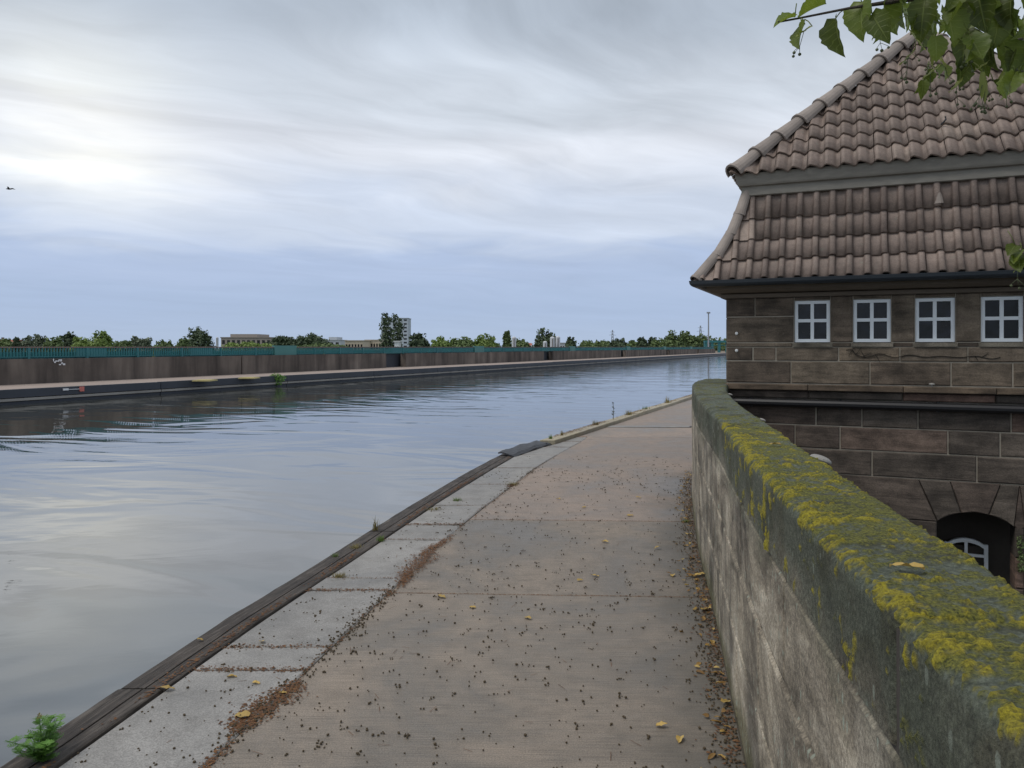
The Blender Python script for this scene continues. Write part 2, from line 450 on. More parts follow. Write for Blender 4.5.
def mk_tile():
    m, n, l, p, o = mat('clay_tile')
    t = n.new('ShaderNodeTexCoord').outputs['Object']
    oi = n.new('ShaderNodeObjectInfo')
    off = n.new('ShaderNodeVectorMath'); off.operation = 'MULTIPLY_ADD'
    cb = n.new('ShaderNodeCombineXYZ'); l.new(oi.outputs['Random'], cb.inputs[0]); l.new(oi.outputs['Random'], cb.inputs[1])
    l.new(cb.outputs[0], off.inputs[0]); off.inputs[1].default_value = (37, 19, 0); l.new(t, off.inputs[2])
    v = off.outputs[0]
    b = noise(n, l, v, 9, 5, .65)
    f = noise(n, l, v, 80, 3, .6)
    rc = ramp_node(n, [(0, (.175, .132, .110)), (.3, (.232, .178, .148)), (.7, (.228, .174, .146)), (.93, (.275, .212, .176)), (1, (.33, .26, .215))]); l.new(oi.outputs['Random'], rc.inputs[0])
    r1 = ramp_node(n, [(.3, .76), (.65, 1.1)]); l.new(b.outputs['Fac'], r1.inputs[0])
    c = mix(n, l, 1.0, rc.outputs[0], r1.outputs[0], 'MULTIPLY')
    # grey-green bloom in spots
    r2 = ramp_node(n, [(.6, 0), (.75, 1)]); l.new(noise(n, l, v, 16, 4, .7).outputs['Fac'], r2.inputs[0])
    c = mix(n, l, math2(n, l, 'MULTIPLY', r2.outputs[0], .4), c, (.15, .15, .125))
    r3 = ramp_node(n, [(.3, .8), (.7, 1.2)]); l.new(f.outputs['Fac'], r3.inputs[0])
    c = mix(n, l, 1.0, c, r3.outputs[0], 'MULTIPLY')
    gpos = n.new('ShaderNodeNewGeometry').outputs['Position']
    so_ = noise(n, l, gpos, 1.0, 6, .65, (1.6, 1.6, .8), .6)
    r5 = ramp_node(n, [(.34, .74), (.52, 1.0), (.68, 1.1)]); l.new(so_.outputs['Fac'], r5.inputs[0])
    c = mix(n, l, 1.0, c, r5.outputs[0], 'MULTIPLY')
    li_ = ramp_node(n, [(.62, 0), (.68, 1)]); l.new(noise(n, l, gpos, 11, 5, .7).outputs['Fac'], li_.inputs[0])
    c = mix(n, l, math2(n, l, 'MULTIPLY', li_.outputs[0], .5), c, (.20, .205, .165))
    l.new(c, p.inputs['Base Color']); p.inputs['Roughness'].default_value = .62
    bump(n, l, p, f.outputs['Fac'], .002, .7)
    return m
M_tile = mk_tile()
M_hip = simple('hip_tile_clay', (.25, .215, .19), .7, .4, 7, bscale=60, bdist=.002, rnd=.2)
M_lead = simple('weathered_lead_board', (.235, .22, .19), .7, .35, 5, bscale=30, bdist=.002, stretch=(1, 1, 4))
M_deck = simple('roof_deck', (.02, .016, .014), .95, .2, 3)
M_gutter = simple('dark_gutter', (.028, .036, .045), .42, .3, 4)
M_board = simple('soffit_board', (.13, .105, .08), .8, .3, 3, bscale=30, bdist=.002, stretch=(1, 1, 6))
M_white = simple('white_frame_paint', (.84, .89, .92), .45, .05, 10)
M_blackpipe = simple('black_pipe', (.012, .012, .014), .45, .2, 4)
def mk_glass():
    m, n, l, p, o = mat('dark_pane')
    oi = n.new('ShaderNodeObjectInfo'); rc = ramp_node(n, [(0, (.010, .013, .018)), (.5, (.022, .024, .028)), (.8, (.045, .038, .036)), (1, (.03, .036, .045))])
    l.new(oi.outputs['Random'], rc.inputs[0])
    t = n.new('ShaderNodeTexCoord').outputs['Object']
    nz = noise(n, l, t, 9, 4, .6); rr_ = ramp_node(n, [(.35, .06), (.7, .3)]); l.new(nz.outputs['Fac'], rr_.inputs[0]); l.new(rr_.outputs[0], p.inputs['Roughness'])
    l.new(mix(n, l, nz.outputs['Fac'], rc.outputs[0], (.03, .03, .028)), p.inputs['Base Color'])
    bump(n, l, p, noise(n, l, t, 4, 2, .5).outputs['Fac'], .01, .5)
    p.inputs['Specular IOR Level'].default_value = .35
    return m
M_glass = mk_glass()
M_porc = simple('white_porcelain', (.7, .72, .72), .35, .05, 10)
M_dome = simple('pale_dome', (.27, .26, .24), .5, .2, 20)

# --- water
def mk_water():
    m, n, l, p, o = mat('canal_water')
    t = n.new('ShaderNodeTexCoord').outputs['Object']
    p.inputs['Base Color'].default_value = (.046, .049, .044, 1)
    p.inputs['Roughness'].default_value = .03
    p.inputs['IOR'].default_value = 2.45
    p.inputs['Specular IOR Level'].default_value = .8
    w1 = noise(n, l, t, 1.0, 2, .45, (.22, .5, 1), 1.4, (0, 0, R(18)))
    w2 = noise(n, l, t, 1.0, 3, .5, (.9, 2.4, 1), .8, (0, 0, R(-12)))
    w3 = noise(n, l, t, 1.0, 2, .5, (4, 9, 1), .4, (0, 0, R(8)))
    area = ramp_node(n, [(.42, .12), (.62, 1)]); l.new(noise(n, l, t, .07, 3, .5).outputs['Fac'], area.inputs[0])
    a = math2(n, l, 'MULTIPLY', w1.outputs['Fac'], .031)
    b = math2(n, l, 'MULTIPLY', math2(n, l, 'MULTIPLY', w2.outputs['Fac'], area.outputs[0]), .0062)
    c = math2(n, l, 'MULTIPLY', math2(n, l, 'MULTIPLY', w3.outputs['Fac'], area.outputs[0]), .0012)
    h = math2(n, l, 'ADD', math2(n, l, 'ADD', a, b), c)
    bump(n, l, p, h, 1.0, 1.0)
    return m
M_water = mk_water()

M_farwall = None
def mk_farwall():
    m, n, l, p, o = mat('stained_parapet')
    t = n.new('ShaderNodeTexCoord').outputs['Object']
    s = noise(n, l, t, 1.0, 5, .6, (.9, .9, .12), .3)
    b = noise(n, l, t, .35, 4, .6)
    r = ramp_node(n, [(.3, (.052, .043, .037)), (.5, (.125, .103, .088)), (.72, (.215, .18, .15))]); l.new(s.outputs['Fac'], r.inputs[0])
    r2 = ramp_node(n, [(.35, .7), (.65, 1.2)]); l.new(b.outputs['Fac'], r2.inputs[0])
    c = mix(n, l, 1.0, r.outputs[0], r2.outputs[0], 'MULTIPLY')
    l.new(c, p.inputs['Base Color']); p.inputs['Roughness'].default_value = .9
    bump(n, l, p, noise(n, l, t, 3, 5, .6).outputs['Fac'], .03, .6)
    return m
M_farwall = mk_farwall()
M_teal = simple('teal_paint', (.03, .17, .185), .5, .25, .5)
M_tealbox = simple('pale_teal_paint', (.06, .20, .19), .55, .25, .6)
M_rail = simple('rail_cap', (.22, .15, .14), .6, .2, 1)
M_waler = simple('pale_waler_timber', (.26, .25, .23), .7, .4, .8)
M_fender = simple('dark_fender_timber', (.035, .042, .055), .6, .35, .8)

# ------------------------------------------------------------------ plan geometry of the near bank
def tab(pts):
    ys = np.array([p[0] for p in pts]); xs = np.array([p[1] for p in pts])
    return lambda y: float(np.interp(y, ys, xs))
_ext = lambda y: .13 + .437 * (y - 12.76)
TO = tab([(-3, -3.30), (3.14, -2.07), (4.74, -1.80), (6.08, -1.53), (8.2, -1.11), (10.4, -.63), (12.3, -.16), (12.9, .12), (13.5, _ext(13.5)), (230, _ext(230))])
TI = tab([(-3, -3.06), (3.14, -1.84), (4.74, -1.57), (6.08, -1.29), (8.2, -.86), (10.4, -.36), (12.3, .11), (12.9, .40), (13.5, _ext(13.5)+.30), (230, _ext(230)+.30)])
SB = tab([(-3, -2.42), (3.12, -1.247), (4.28, -1.035), (5.385, -.843), (6.64, -.63), (7.73, -.40), (9.25, -.05), (10.86, .33), (12.4, .78), (13.9, 1.25), (14.6, 1.42), (230, 95.5)])

# wall curve (path-side face)
WP = [(.18, -1.4), (.345, -.5), (.497, .4), (.648, 1.35), (.861, 2.635), (1.094, 3.88), (1.281, 4.856), (1.53, 6.27), (1.71, 7.2), (1.965, 8.4), (2.19, 9.4), (2.43, 10.2), (2.76, 11.0)]
def catmull(P, n=40):
    P = [np.array(q, float) for q in P]
    P = [2*P[0]-P[1]] + P + [2*P[-1]-P[-2]]
    out = []
    for i in range(1, len(P)-2):
        for k in range(n):
            t = k / n
            out.append(.5*((2*P[i]) + (-P[i-1]+P[i+1])*t + (2*P[i-1]-5*P[i]+4*P[i+1]-P[i+2])*t*t + (-P[i-1]+3*P[i]-3*P[i+1]+P[i+2])*t**3))
    out.append(P[-2])
    return np.array(out)
WC = catmull(WP)
WS = np.concatenate([[0], np.cumsum(np.linalg.norm(np.diff(WC, axis=0), axis=1))])
WLEN = WS[-1]
def wpos(t):
    t = np.asarray(t, float)
    return np.stack([np.interp(t, WS, WC[:, 0]), np.interp(t, WS, WC[:, 1])], -1)
def wnor(t):      # unit normal to the right (towards the court)
    d = wpos(np.asarray(t)+.05) - wpos(np.asarray(t)-.05)
    d /= np.linalg.norm(d, axis=-1, keepdims=True)
    return np.stack([d[..., 1], -d[..., 0]], -1)
def t_of_y(y): return float(np.interp(y, WC[:, 1], WS))
WALLX = lambda y: float(np.interp(y, WC[:, 1], WC[:, 0])) if y < 10.9 else 2.76 + .431*(y-11.0) + (0 if y < 16.8 else .35)
WT = .285        # wall thickness
WTOP = 1.254
def wsc(t):      # the wall thickens towards the gatehouse
    y = wpos(t)[..., 1]
    return np.interp(y, [0, 5.5, 8.2, 9.6, 11], [1.0, 1.0, 1.22, 1.52, 1.5])
ANG = -math.atan2(.396, .918)
CX, CY = 2.65, 9.56
_c, _s = math.cos(ANG), math.sin(ANG)
def B(a, b, z):   # gatehouse frame: a along the front (right), b inwards
    return Vector((CX + a*_c - b*_s, CY + a*_s + b*_c, z))
def U(p, s, z):   # canal frame: p across, s along the canal
    return Vector((p*_c - s*_s, p*_s + s*_c, z))
def apx(px):
    k = (px-512)/FPX
    return (k*CY-CX)/(.918+.396*k)
def G(px, py, z=0.0):   # ground point seen at a picture position (measuring aid)
    d = (EYE-z)*FPX/(py-347)
    return Vector(((px-512)/FPX*d, d, z))

# ------------------------------------------------------------------ setting: ground, water, path, quay
gm = MB(); S = 6000
gm.add([(-S, -S, -8.5), (S, -S, -8.5), (S, S, -8.5), (-S, S, -8.5)], [(0, 1, 2, 3)])
tag(gm.build('ground', M_ground), kind='structure')

WZ = -.55
wm = MB()
ys = [-60, -20, -3, 0, 3.14, 4.74, 6.08, 8.2, 10.4, 12.3, 12.9, 13.5, 40, 120, 230, 420]
v = []; f = []
for y in ys:
    xr = (TO(y) if y >= -3 else -3.3 + .2*(y+3)) + .06
    if y > 230: xr = _ext(y)
    # left edge: the far bank line p = -30.2
    sl_ = (y - (-30.2)*_s) / _c
    v += [tuple(U(-30.2, sl_, WZ)), (xr, y, WZ)]
for i in range(len(ys)-1):
    f.append((2*i, 2*i+1, 2*i+3, 2*i+2))
wm.add(v, f)
tag(wm.build('canal_water', M_water), kind='structure')

def strip_prism(L, Rr, ys, zt, zb, name, m):
    mb = MB(); v = []; f = []
    for y in ys:
        v += [(L(y), y, zt), (Rr(y), y, zt), (L(y), y, zb), (Rr(y), y, zb)]
    for i in range(len(ys)-1):
        a = 4*i; b = a+4
        f += [(a, a+1, b+1, b), (a+2, a, b, b+2), (a+1, a+3, b+3, b+1)]
    n_ = 4*(len(ys)-1)
    f += [(0, 2, 3, 1), (n_, n_+1, n_+3, n_+2)]
    mb.add(v, f)
    return mb.build(name, m)
ysp = [-3, -1.3, 0, 1, 2, 3.14, 4, 5, 6.08, 7, 8.2, 9.3, 10.4, 11.4, 12.3, 12.9, 13.5, 16.79, 16.8, 30, 60, 120, 229]
path = tag(strip_prism(TI, lambda y: WALLX(max(y, -1.39))+.02, ysp, -.011, -5, 'path', M_soil), kind='structure')
quay = tag(strip_prism(TO, lambda y: TI(y)-.004, ysp, -.32, -5, 'quay_wall', M_quay), kind='structure')

def slab(name, L, Rr, y0, y1, mat_, parent, zt=0.0, skew=0.0, gap=.005, thick=.05, ny=None, jit=.0):
    """one cast slab between two edge lines; arrised edges, a little settled"""
    ny = ny or max(3, int((y1-y0)/.5)+2)
    tl = [0, .012/(y1-y0)] + [i/ny for i in range(1, ny)] + [1-.012/(y1-y0), 1]
    settle = random.uniform(-jit, jit); tx = random.uniform(-jit, jit)
    cols = [0, .012, .3, .7, 1, 1]
    v = []; f = []; damp_shade = []
    nc = 9
    for ti, t in enumerate(tl):
        for ci in range(nc):
            yy = (y0+gap) + t*((y1-gap)-(y0+gap))
            lx, rx = L(yy)+gap, Rr(yy)-gap
            w = rx-lx
            u = [0, .012/w, .3, .55, .70, .80, .90, 1-.012/w, 1][ci]
            x = lx+u*w
            edge = ci in (0, nc-1) or ti in (0, len(tl)-1)
            z = zt+settle+tx*(u-.5)-(.008 if edge else 0)
            v.append((x, yy - skew*(u-.5), z)); damp_shade.append(max(0.0, 1-(WX(yy)-x)/.62)*float(np.interp(yy, [2, 3.5, 9.5, 12], [.75, 1, 1, 0])))
    nr = len(tl)
    for i in range(nr-1):
        for j in range(nc-1):
            f.append((i*nc+j, i*nc+j+1, (i+1)*nc+j+1, (i+1)*nc+j))
    # skirt
    ring = [j for j in range(nc)] + [i*nc+nc-1 for i in range(1, nr)] + [(nr-1)*nc+j for j in range(nc-2, -1, -1)] + [i*nc for i in range(nr-2, 0, -1)]
    b = len(v)
    for r_ in ring:
        x, y, z = v[r_]; v.append((x, y, zt-thick)); damp_shade.append(0.0)
    k = len(ring)
    for i in range(k):
        f.append((ring[i], b+i, b+(i+1) % k, ring[(i+1) % k]))
    me = me_from(name, v, f, mat_)
    at = me.attributes.new('damp_shade', 'FLOAT', 'POINT'); at.data.foreach_set('value', damp_shade)
    return ob(name, me, parent)

WX = lambda y: WALLX(max(y, -1.39))
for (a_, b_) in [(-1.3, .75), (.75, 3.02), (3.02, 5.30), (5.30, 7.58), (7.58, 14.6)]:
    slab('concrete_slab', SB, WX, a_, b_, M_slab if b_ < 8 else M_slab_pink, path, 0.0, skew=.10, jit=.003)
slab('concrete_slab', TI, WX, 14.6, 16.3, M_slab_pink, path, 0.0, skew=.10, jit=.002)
mid_ = lambda y: TI(y) + 1.75
slab('joint_cover', TI, mid_, 16.34, 16.62, M_edge, path, .012, thick=.06)
slab('joint_cover', mid_, WX, 16.34, 16.62, M_quay, path, -.002, thick=.06)
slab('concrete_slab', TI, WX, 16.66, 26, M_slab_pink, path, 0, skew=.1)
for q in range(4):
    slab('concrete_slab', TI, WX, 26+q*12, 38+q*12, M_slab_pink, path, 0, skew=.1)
ej = [-1.3, -.2, 1.05, 2.2, 3.05, 4.07, 4.37, 5.40, 5.68, 6.82, 7.40, 8.28, 9.55, 10.85, 12.15, 13.1, 13.85, 14.6]
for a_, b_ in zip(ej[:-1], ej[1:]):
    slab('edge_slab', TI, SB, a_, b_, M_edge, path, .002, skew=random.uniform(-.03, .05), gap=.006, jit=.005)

# timber fender beams along the near edge
fender = thing('timber_fender', 'old split timber beam edging the water along the near path', 'timber edge', (-1.6, 5, -.3))
tj = [-3.0, .3, 3.83, 7.1, 10.0, 12.55]
def beam(y0, y1):
    n_ = max(6, int((y1-y0)/.12)); v = []; f = []
    us = [0, .02, .06, .30, .55, .575, .60, .85, .95, .985, 1]
    nc = len(us)
    ph = random.uniform(0, 50)
    for i in range(n_+1):
        y = y0+.012+(y1-y0-.024)*i/n_
        lx, rx = TO(y), TI(y)-.004
        wob = fbm(np.array([[y*2.1+ph, 3.1, 0], [y*1.3+ph, 9.1, 0], [y*5+ph, 1, 0]]), 3)
        for j, u in enumerate(us):
            z = .006 + (wob[0]-.5)*.012
            if j in (0, nc-1): z -= .022
            if j in (1, nc-2): z -= .002 + .008*wob[2]
            if j == 5: z -= .012+.03*wob[1]
            ux = u + (.05*(wob[1]-.5) if j in (4, 5, 6) else 0)
            x = lx+ux*(rx-lx) + ((wob[2]-.5)*.016 if j < 2 else 0)
            v.append((x, y, z))
    for i in range(n_):
        for j in range(nc-1):
            f.append((i*nc+j, i*nc+j+1, (i+1)*nc+j+1, (i+1)*nc+j))
    ring = list(range(nc)) + [i*nc+nc-1 for i in range(1, n_+1)] + [n_*nc+j for j in range(nc-2, -1, -1)] + [i*nc for i in range(n_-1, 0, -1)]
    b = len(v)
    for r_ in ring: v.append((v[r_][0], v[r_][1], -.30))
    k = len(ring)
    for i in range(k): f.append((ring[i], b+i, b+(i+1) % k, ring[(i+1) % k]))
    return ob('timber_beam', me_from('timber_beam', v, f, M_timber), fender)
for a_, b_ in zip(tj[:-1], tj[1:]): beam(a_, b_)

# kerb along the trough after the bend
kerb = thing('kerb', 'raised pale concrete kerb between path and water past the bend', 'kerb', (1.0, 14, 0))
ky = [13.55, 15.2, 17.0, 19.0, 21.2, 23.6, 26.5, 30, 38, 50]
for a_, b_ in zip(ky[:-1], ky[1:]):
    slab('kerb_stone', TO, lambda y: TI(y)-.02, a_, b_, M_kerb, kerb, .075+random.uniform(-.008, .008), gap=.006, thick=.42)

# bent dark cover sheet at the bend
def cover_sheet():
    v = []; f = []; n_ = 14; m_ = 6
    a0, a1 = Vector((-.20, 12.05, 0)), Vector((.62, 13.75, 0))
    d = (a1-a0); L = d.length; d.normalize(); nn = Vector((d.y, -d.x, 0))
    top = []
    for i in range(n_+1):
        for j in range(m_+1):
            s_ = i/n_*L; w_ = (j/m_)*.30*(1-.35*i/n_)
            z = .055+.03*math.sin(i/n_*math.pi) - .10*(j/m_)**2*.3 - (.07*max(0, i/n_-.8)/.2) + .01*math.sin(i*1.3+j)
            if j == m_: z -= .025
            top.append(a0+d*s_+nn*(w_-.02)+Vector((0, 0, z)))
    v = [tuple(q) for q in top] + [(q.x, q.y, q.z-.02) for q in top]
    k = (n_+1)*(m_+1); g = lambda i, j: i*(m_+1)+j
    for i in range(n_):
        for j in range(m_):
            f.append((g(i, j), g(i, j+1), g(i+1, j+1), g(i+1, j))); f.append((k+g(i, j), k+g(i+1, j), k+g(i+1, j+1), k+g(i, j+1)))
    for i in range(n_):
        f.append((g(i, 0), g(i+1, 0), k+g(i+1, 0), k+g(i, 0))); f.append((g(i+1, m_), g(i, m_), k+g(i, m_), k+g(i+1, m_)))
    for j in range(m_):
        f.append((g(0, j+1), g(0, j), k+g(0, j), k+g(0, j+1))); f.append((g(n_, j), g(n_, j+1), k+g(n_, j+1), k+g(n_, j)))
    mb = MB(); mb.add(v, f)
    # two bracket feet that carry the sheet on the timber
    for q in (.18, .78):
        c0 = a0 + d*(L*q) + nn*.14
        mb.box(c0.x-.04, c0.x+.04, c0.y-.04, c0.y+.04, -.31, .05)
    o = mb.build('cover_sheet', simple('dark_rubber', (.03, .032, .038), .5, .3, 6), None, origin=(.1, 12.8, 0))
    tag(o, 'bent dark cover sheet lying over the end of the timber edge', 'cover sheet')
cover_sheet()

# ------------------------------------------------------------------ near parapet wall
wall = thing('parapet_wall', 'curved stone parapet with yellow lichen on its top beside the path', 'wall', (1.2, 4.5, 0))
def wall_core():
    mb = MB(); v = []; f = []
    ts = np.linspace(0, WLEN, 60); P = wpos(ts); Nn = wnor(ts); K_ = wsc(ts)
    for p_, n_, k_ in zip(P, Nn, K_):
        i_ = p_+n_*.010; o_ = p_+n_*(WT*k_-.010)
        v += [(i_[0], i_[1], WTOP-.03), (o_[0], o_[1], WTOP-.03), (i_[0], i_[1], -4.6), (o_[0], o_[1], -4.6)]
    for i in range(59):
        a = 4*i; b = a+4
        f += [(a, a+1, b+1, b), (a+2, a, b, b+2), (a+1, a+3, b+3, b+1)]
    f += [(0, 2, 3, 1), (4*59, 4*59+1, 4*59+3, 4*59+2)]
    mb.add(v, f); return mb.build('mortar_core', M_back, wall)
wall_core()
def wall_block(t0, t1, z0, z1):
    n_ = max(2, int((t1-t0)/.25)); g = .005; c = .011
    pf = random.uniform(-.003, .003)
    ts = [t0+g, t0+g+c] + list(np.linspace(t0, t1, n_+1)[1:-1]) + [t1-g-c, t1-g]
    prof = [(.012, z0+g), (c+pf, z0+g), (pf, z0+g+c), (pf, z1-g-c), (c+pf, z1-g), (.012, z1-g)]
    prof2 = [(WT-.012, z1-g), (WT, z1-g-c), (WT, z0+g+c), (WT-.012, z0+g)]
    pr = prof+prof2; k = len(pr)
    v = []; f = []
    P = wpos(np.array(ts)); Nn = wnor(np.array(ts))
    for i in range(len(ts)):
        e = c if i in (0, len(ts)-1) else 0
        for (o_, z) in pr:
            oo = o_ + (e if o_ < .1 else -e)
            if o_ > .1: oo += WT*(float(wsc(ts[i]))-1)
            q = P[i]+Nn[i]*oo; v.append((q[0], q[1], z))
    for i in range(len(ts)-1):
        for j in range(k):
            f.append((i*k+j, (i+1)*k+j, (i+1)*k+(j+1) % k, i*k+(j+1) % k))
    f.append(tuple(range(k))); f.append(tuple((len(ts)-1)*k+j for j in reversed(range(k))))
    ob('wall_block', me_from('wall_block', v, f, M_wall), wall)
ZC = 1.02
for z0, z1, o0, ln in [(.70, ZC, 0, 1.22), (.36, .70, -.55, 1.22), (-.06, .36, -.2, 1.3)]:
    t = o0
    while t < WLEN:
        e = min(WLEN, t+ln*random.uniform(.92, 1.08))
        if WLEN-e < .3: e = WLEN
        if e > 0: wall_block(max(0, t), e, z0, z1)
        t = e

def coping_stone(t0, t1):
    ymid = float(wpos((t0+t1)/2)[1])
    res = .0075 if ymid < 3.2 else (.011 if ymid < 5.5 else .018)
    nt = max(8, int((t1-t0)/res))
    g = .004; r = .032
    # cross section: left face, round edge, top, round edge, right face
    prof = []
    hl = WTOP-r-ZC-g
    n1 = max(4, int(hl/res)); n2 = max(4, int(r*1.57/res)); n3 = max(4, int((WT-2*r)/res))
    for i in range(n1): prof.append((0, ZC+g+hl*i/n1, -1, 0))
    for i in range(n2):
        a = math.pi/2*i/n2; prof.append((r-r*math.cos(a), WTOP-r+r*math.sin(a), -math.cos(a), math.sin(a)))
    for i in range(n3): prof.append((r+(WT-2*r)*i/n3, WTOP, 0, 1))
    for i in range(n2):
        a = math.pi/2*i/n2; prof.append((WT-r+r*math.sin(a), WTOP-r+r*math.cos(a), math.sin(a), math.cos(a)))
    n4 = max(3, int(hl/res/2))
    for i in range(n4+1): prof.append((WT, WTOP-r-hl*i/n4, 1, 0))
    pr = np.array(prof); k = len(pr)
    ts = np.linspace(t0+g, t1-g, nt+1)
    P = wpos(ts); Nn = wnor(ts)
    off = pr[None, :, 0]*(1+(wsc(ts)-1)[:, None]*(pr[None, :, 0] > r+.001))
    X = P[:, 0:1]+Nn[:, 0:1]*off; Y = P[:, 1:2]+Nn[:, 1:2]*off
    Z = np.broadcast_to(pr[None, :, 1], X.shape)
    nx = Nn[:, 0:1]*pr[None, :, 2]; ny = Nn[:, 1:2]*pr[None, :, 2]; nz = np.broadcast_to(pr[None, :, 3], X.shape)
    pts = np.stack([X, Y, Z], -1).reshape(-1, 3)
    nor = np.stack([nx, ny, nz], -1).reshape(-1, 3)
    top = nor[:, 2]; left = np.clip(-(nor @ np.array([.98, -.18, 0])), 0, 1)
    across = np.broadcast_to(off, X.shape).reshape(-1)/WT
    y = pts[:, 1]
    near = 1-sstep(4.0, 5.6, y+ (fbm(pts*2.0, 3, 71)-.5)*1.4)
    wv = np.stack([fbm(pts*14, 3, 61), fbm(pts*14, 3, 62), fbm(pts*14, 3, 63)], -1)-.5
    wp = pts+wv*.05
    n_b = fbm(wp*6, 4, 5)
    n_m = fbm(wp*30, 4, 21, .6)
    n_f = fbm(wp*95, 3, 33, .65)
    tp = np.clip(top, 0, 1)
    # crust: grey-green film
    crust = sstep(.38, .56, fbm(wp*9, 4, 50)+.10*top-.06*(1-near)) * (.30+.70*np.clip(top+.2, 0, 1))
    # moss on the top
    fld = (.55*n_b+n_m+.75*n_f)
    sd_ = float(fld.std())+1e-6; z_m = (fld-float(fld.mean()))/sd_
    moss = sstep(-.30, .40, z_m+.25*tp-1.6*(1-near)-2.6*(1-tp))
    # yellow lichen: on the top and thickest along the path-side arris
    arr = np.exp(-((across-.08)/.13)**2)*sstep(.12, .6, top)
    f2_ = (.75*fbm(wp*9, 3, 205)+fbm(wp*34, 4, 221, .6)+.75*fbm(wp*95, 3, 233, .65))
    z_l = (f2_-float(f2_.mean()))/(float(f2_.std())+1e-6)
    lich = sstep(.60, 1.0, z_l+1.2*arr-.45*tp-2.6*(1-near)-2.3*(1-np.clip(top+.25, 0, 1)))
    spots = sstep(.73, .76, fbm(wp*np.array([24, 24, 14]), 2, 90)) * left*(y < 4.2)
    lich = np.maximum(lich, spots*.9)
    lich = np.clip(lich*(.45+1.1*n_f), 0, 1)
    disp = .010*(fbm(pts*3.0, 3, 8)-.5) + .004*(n_m-.5) + moss*(.001+.009*n_f*n_m) + lich*(.001+.008*n_f) - .002
    ends = np.minimum(np.arange(nt+1), np.arange(nt, -1, -1))
    ed = np.repeat(np.where(ends == 0, .018, np.where(ends == 1, .007, np.where(ends == 2, .002, 0))), k)
    pts = pts + nor*(disp-ed)[:, None]
    idx = np.arange((nt+1)*k).reshape(nt+1, k)
    q = np.stack([idx[:-1, :-1], idx[1:, :-1], idx[1:, 1:], idx[:-1, 1:]], -1).reshape(-1, 4)
    m = bpy.data.meshes.new('coping_stone')
    nq = len(q)
    m.vertices.add(len(pts)); m.vertices.foreach_set('co', pts.ravel())
    m.loops.add(nq*4); m.loops.foreach_set('vertex_index', q.ravel().astype(np.int32))
    m.polygons.add(nq); m.polygons.foreach_set('loop_start', np.arange(0, nq*4, 4, dtype=np.int32)); m.polygons.foreach_set('loop_total', np.full(nq, 4, np.int32))
    m.polygons.foreach_set('use_smooth', np.ones(nq, bool))
    m.materials.append(M_coping)
    for nm, arr_ in (('crust', crust), ('moss', moss), ('lichen', lich)):
        at = m.attributes.new(nm, 'FLOAT', 'POINT'); at.data.foreach_set('value', arr_.astype(np.float32))
    m.update(); m.validate()
    return ob('coping_stone', m, wall)
cj = [0] + [t_of_y(q) for q in (-.1, 1.30, 3.02, 4.72, 6.4, 8.1, 9.7)] + [WLEN]
for a_, b_ in zip(cj[:-1], cj[1:]): coping_stone(a_, b_)

# ------------------------------------------------------------------ lower court behind the wall
cm = MB(); cm.box(.2, 40, -30, CY+12, -4.6, -4.2)
tag(cm.build('court_ground', M_court), kind='structure')

# ------------------------------------------------------------------ gatehouse
W, D = 4.56, 7.2
house = thing('gatehouse', 'small sandstone gatehouse with tiled mansard roof and white windows', 'building', tuple(B(W/2, D/2, -4.2)))

def stone(a0, a1, z0, z1, mat_, yf=0.0, yb=.14, parent=None, name='stone', g=.005, c=.012, proud=.006):
    o = yf - random.uniform(0, proud)
    a0 += g; a1 -= g; z0 += g; z1 -= g
    v = [(a0, yb, z0), (a1, yb, z0), (a1, yb, z1), (a0, yb, z1),
         (a0, o+c, z0), (a1, o+c, z0), (a1, o+c, z1), (a0, o+c, z1),
         (a0+c, o, z0+c), (a1-c, o, z0+c), (a1-c, o, z1-c), (a0+c, o, z1-c)]
    f = []
    for (p_, q_) in ((0, 4), (4, 8)):
        for i in range(4):
            j = (i+1) % 4
            f.append((p_+i, p_+j, q_+j, q_+i))
    f.append((8, 9, 10, 11)); f.append((3, 2, 1, 0))
    return ob(name, me_from(name, [B(*q) for q in v], f, mat_), parent or house)

wall_part = None
WIN = [(.79, 1.19), (1.434, 1.834), (2.076, 2.476), (2.72, 3.12), (3.36, 3.76)]
WZ0, WZ1 = 1.745, 2.255
mb = MB()
# mortar bed and inner shell, with window openings left free
for z0, z1 in ((1.0, 1.745), (2.255, 2.50)):
    mb.box(0.008, W-.008, .008, .13, z0, z1, B)
edges = [0.008] + [x for w_ in WIN for x in w_] + [W-.008]
for i in range(0, len(edges), 2):
    mb.box(edges[i], edges[i+1], .008, .13, 1.745, 2.255, B)
mb.box(.008, .13, .13, D-.008, -4.2, 2.5, B); mb.box(W-.13, W-.008, .13, D-.008, -4.2, 2.5, B); mb.box(.13, W-.13, D-.13, D-.008, -4.2, 2.5, B)
mb.box(.13, W-.13, .55, .60, 1.3, 2.5, B, mi=1)
wall_part = mb.build('wall', [M_mortar, M_back], house)

# courses of the upper storey
rowsU = [
 (1.262, 1.53, [0, apx(791), apx(870), apx(951), apx(1013), 3.55, W]),
 (1.53, 1.70, [0, apx(753), apx(776), 1.28, apx(900), apx(968), 3.2, 3.9, W]),
]
for z0, z1, js in rowsU:
    for a_, b_ in zip(js[:-1], js[1:]): stone(a_, b_, z0, z1, M_stone, parent=wall_part)
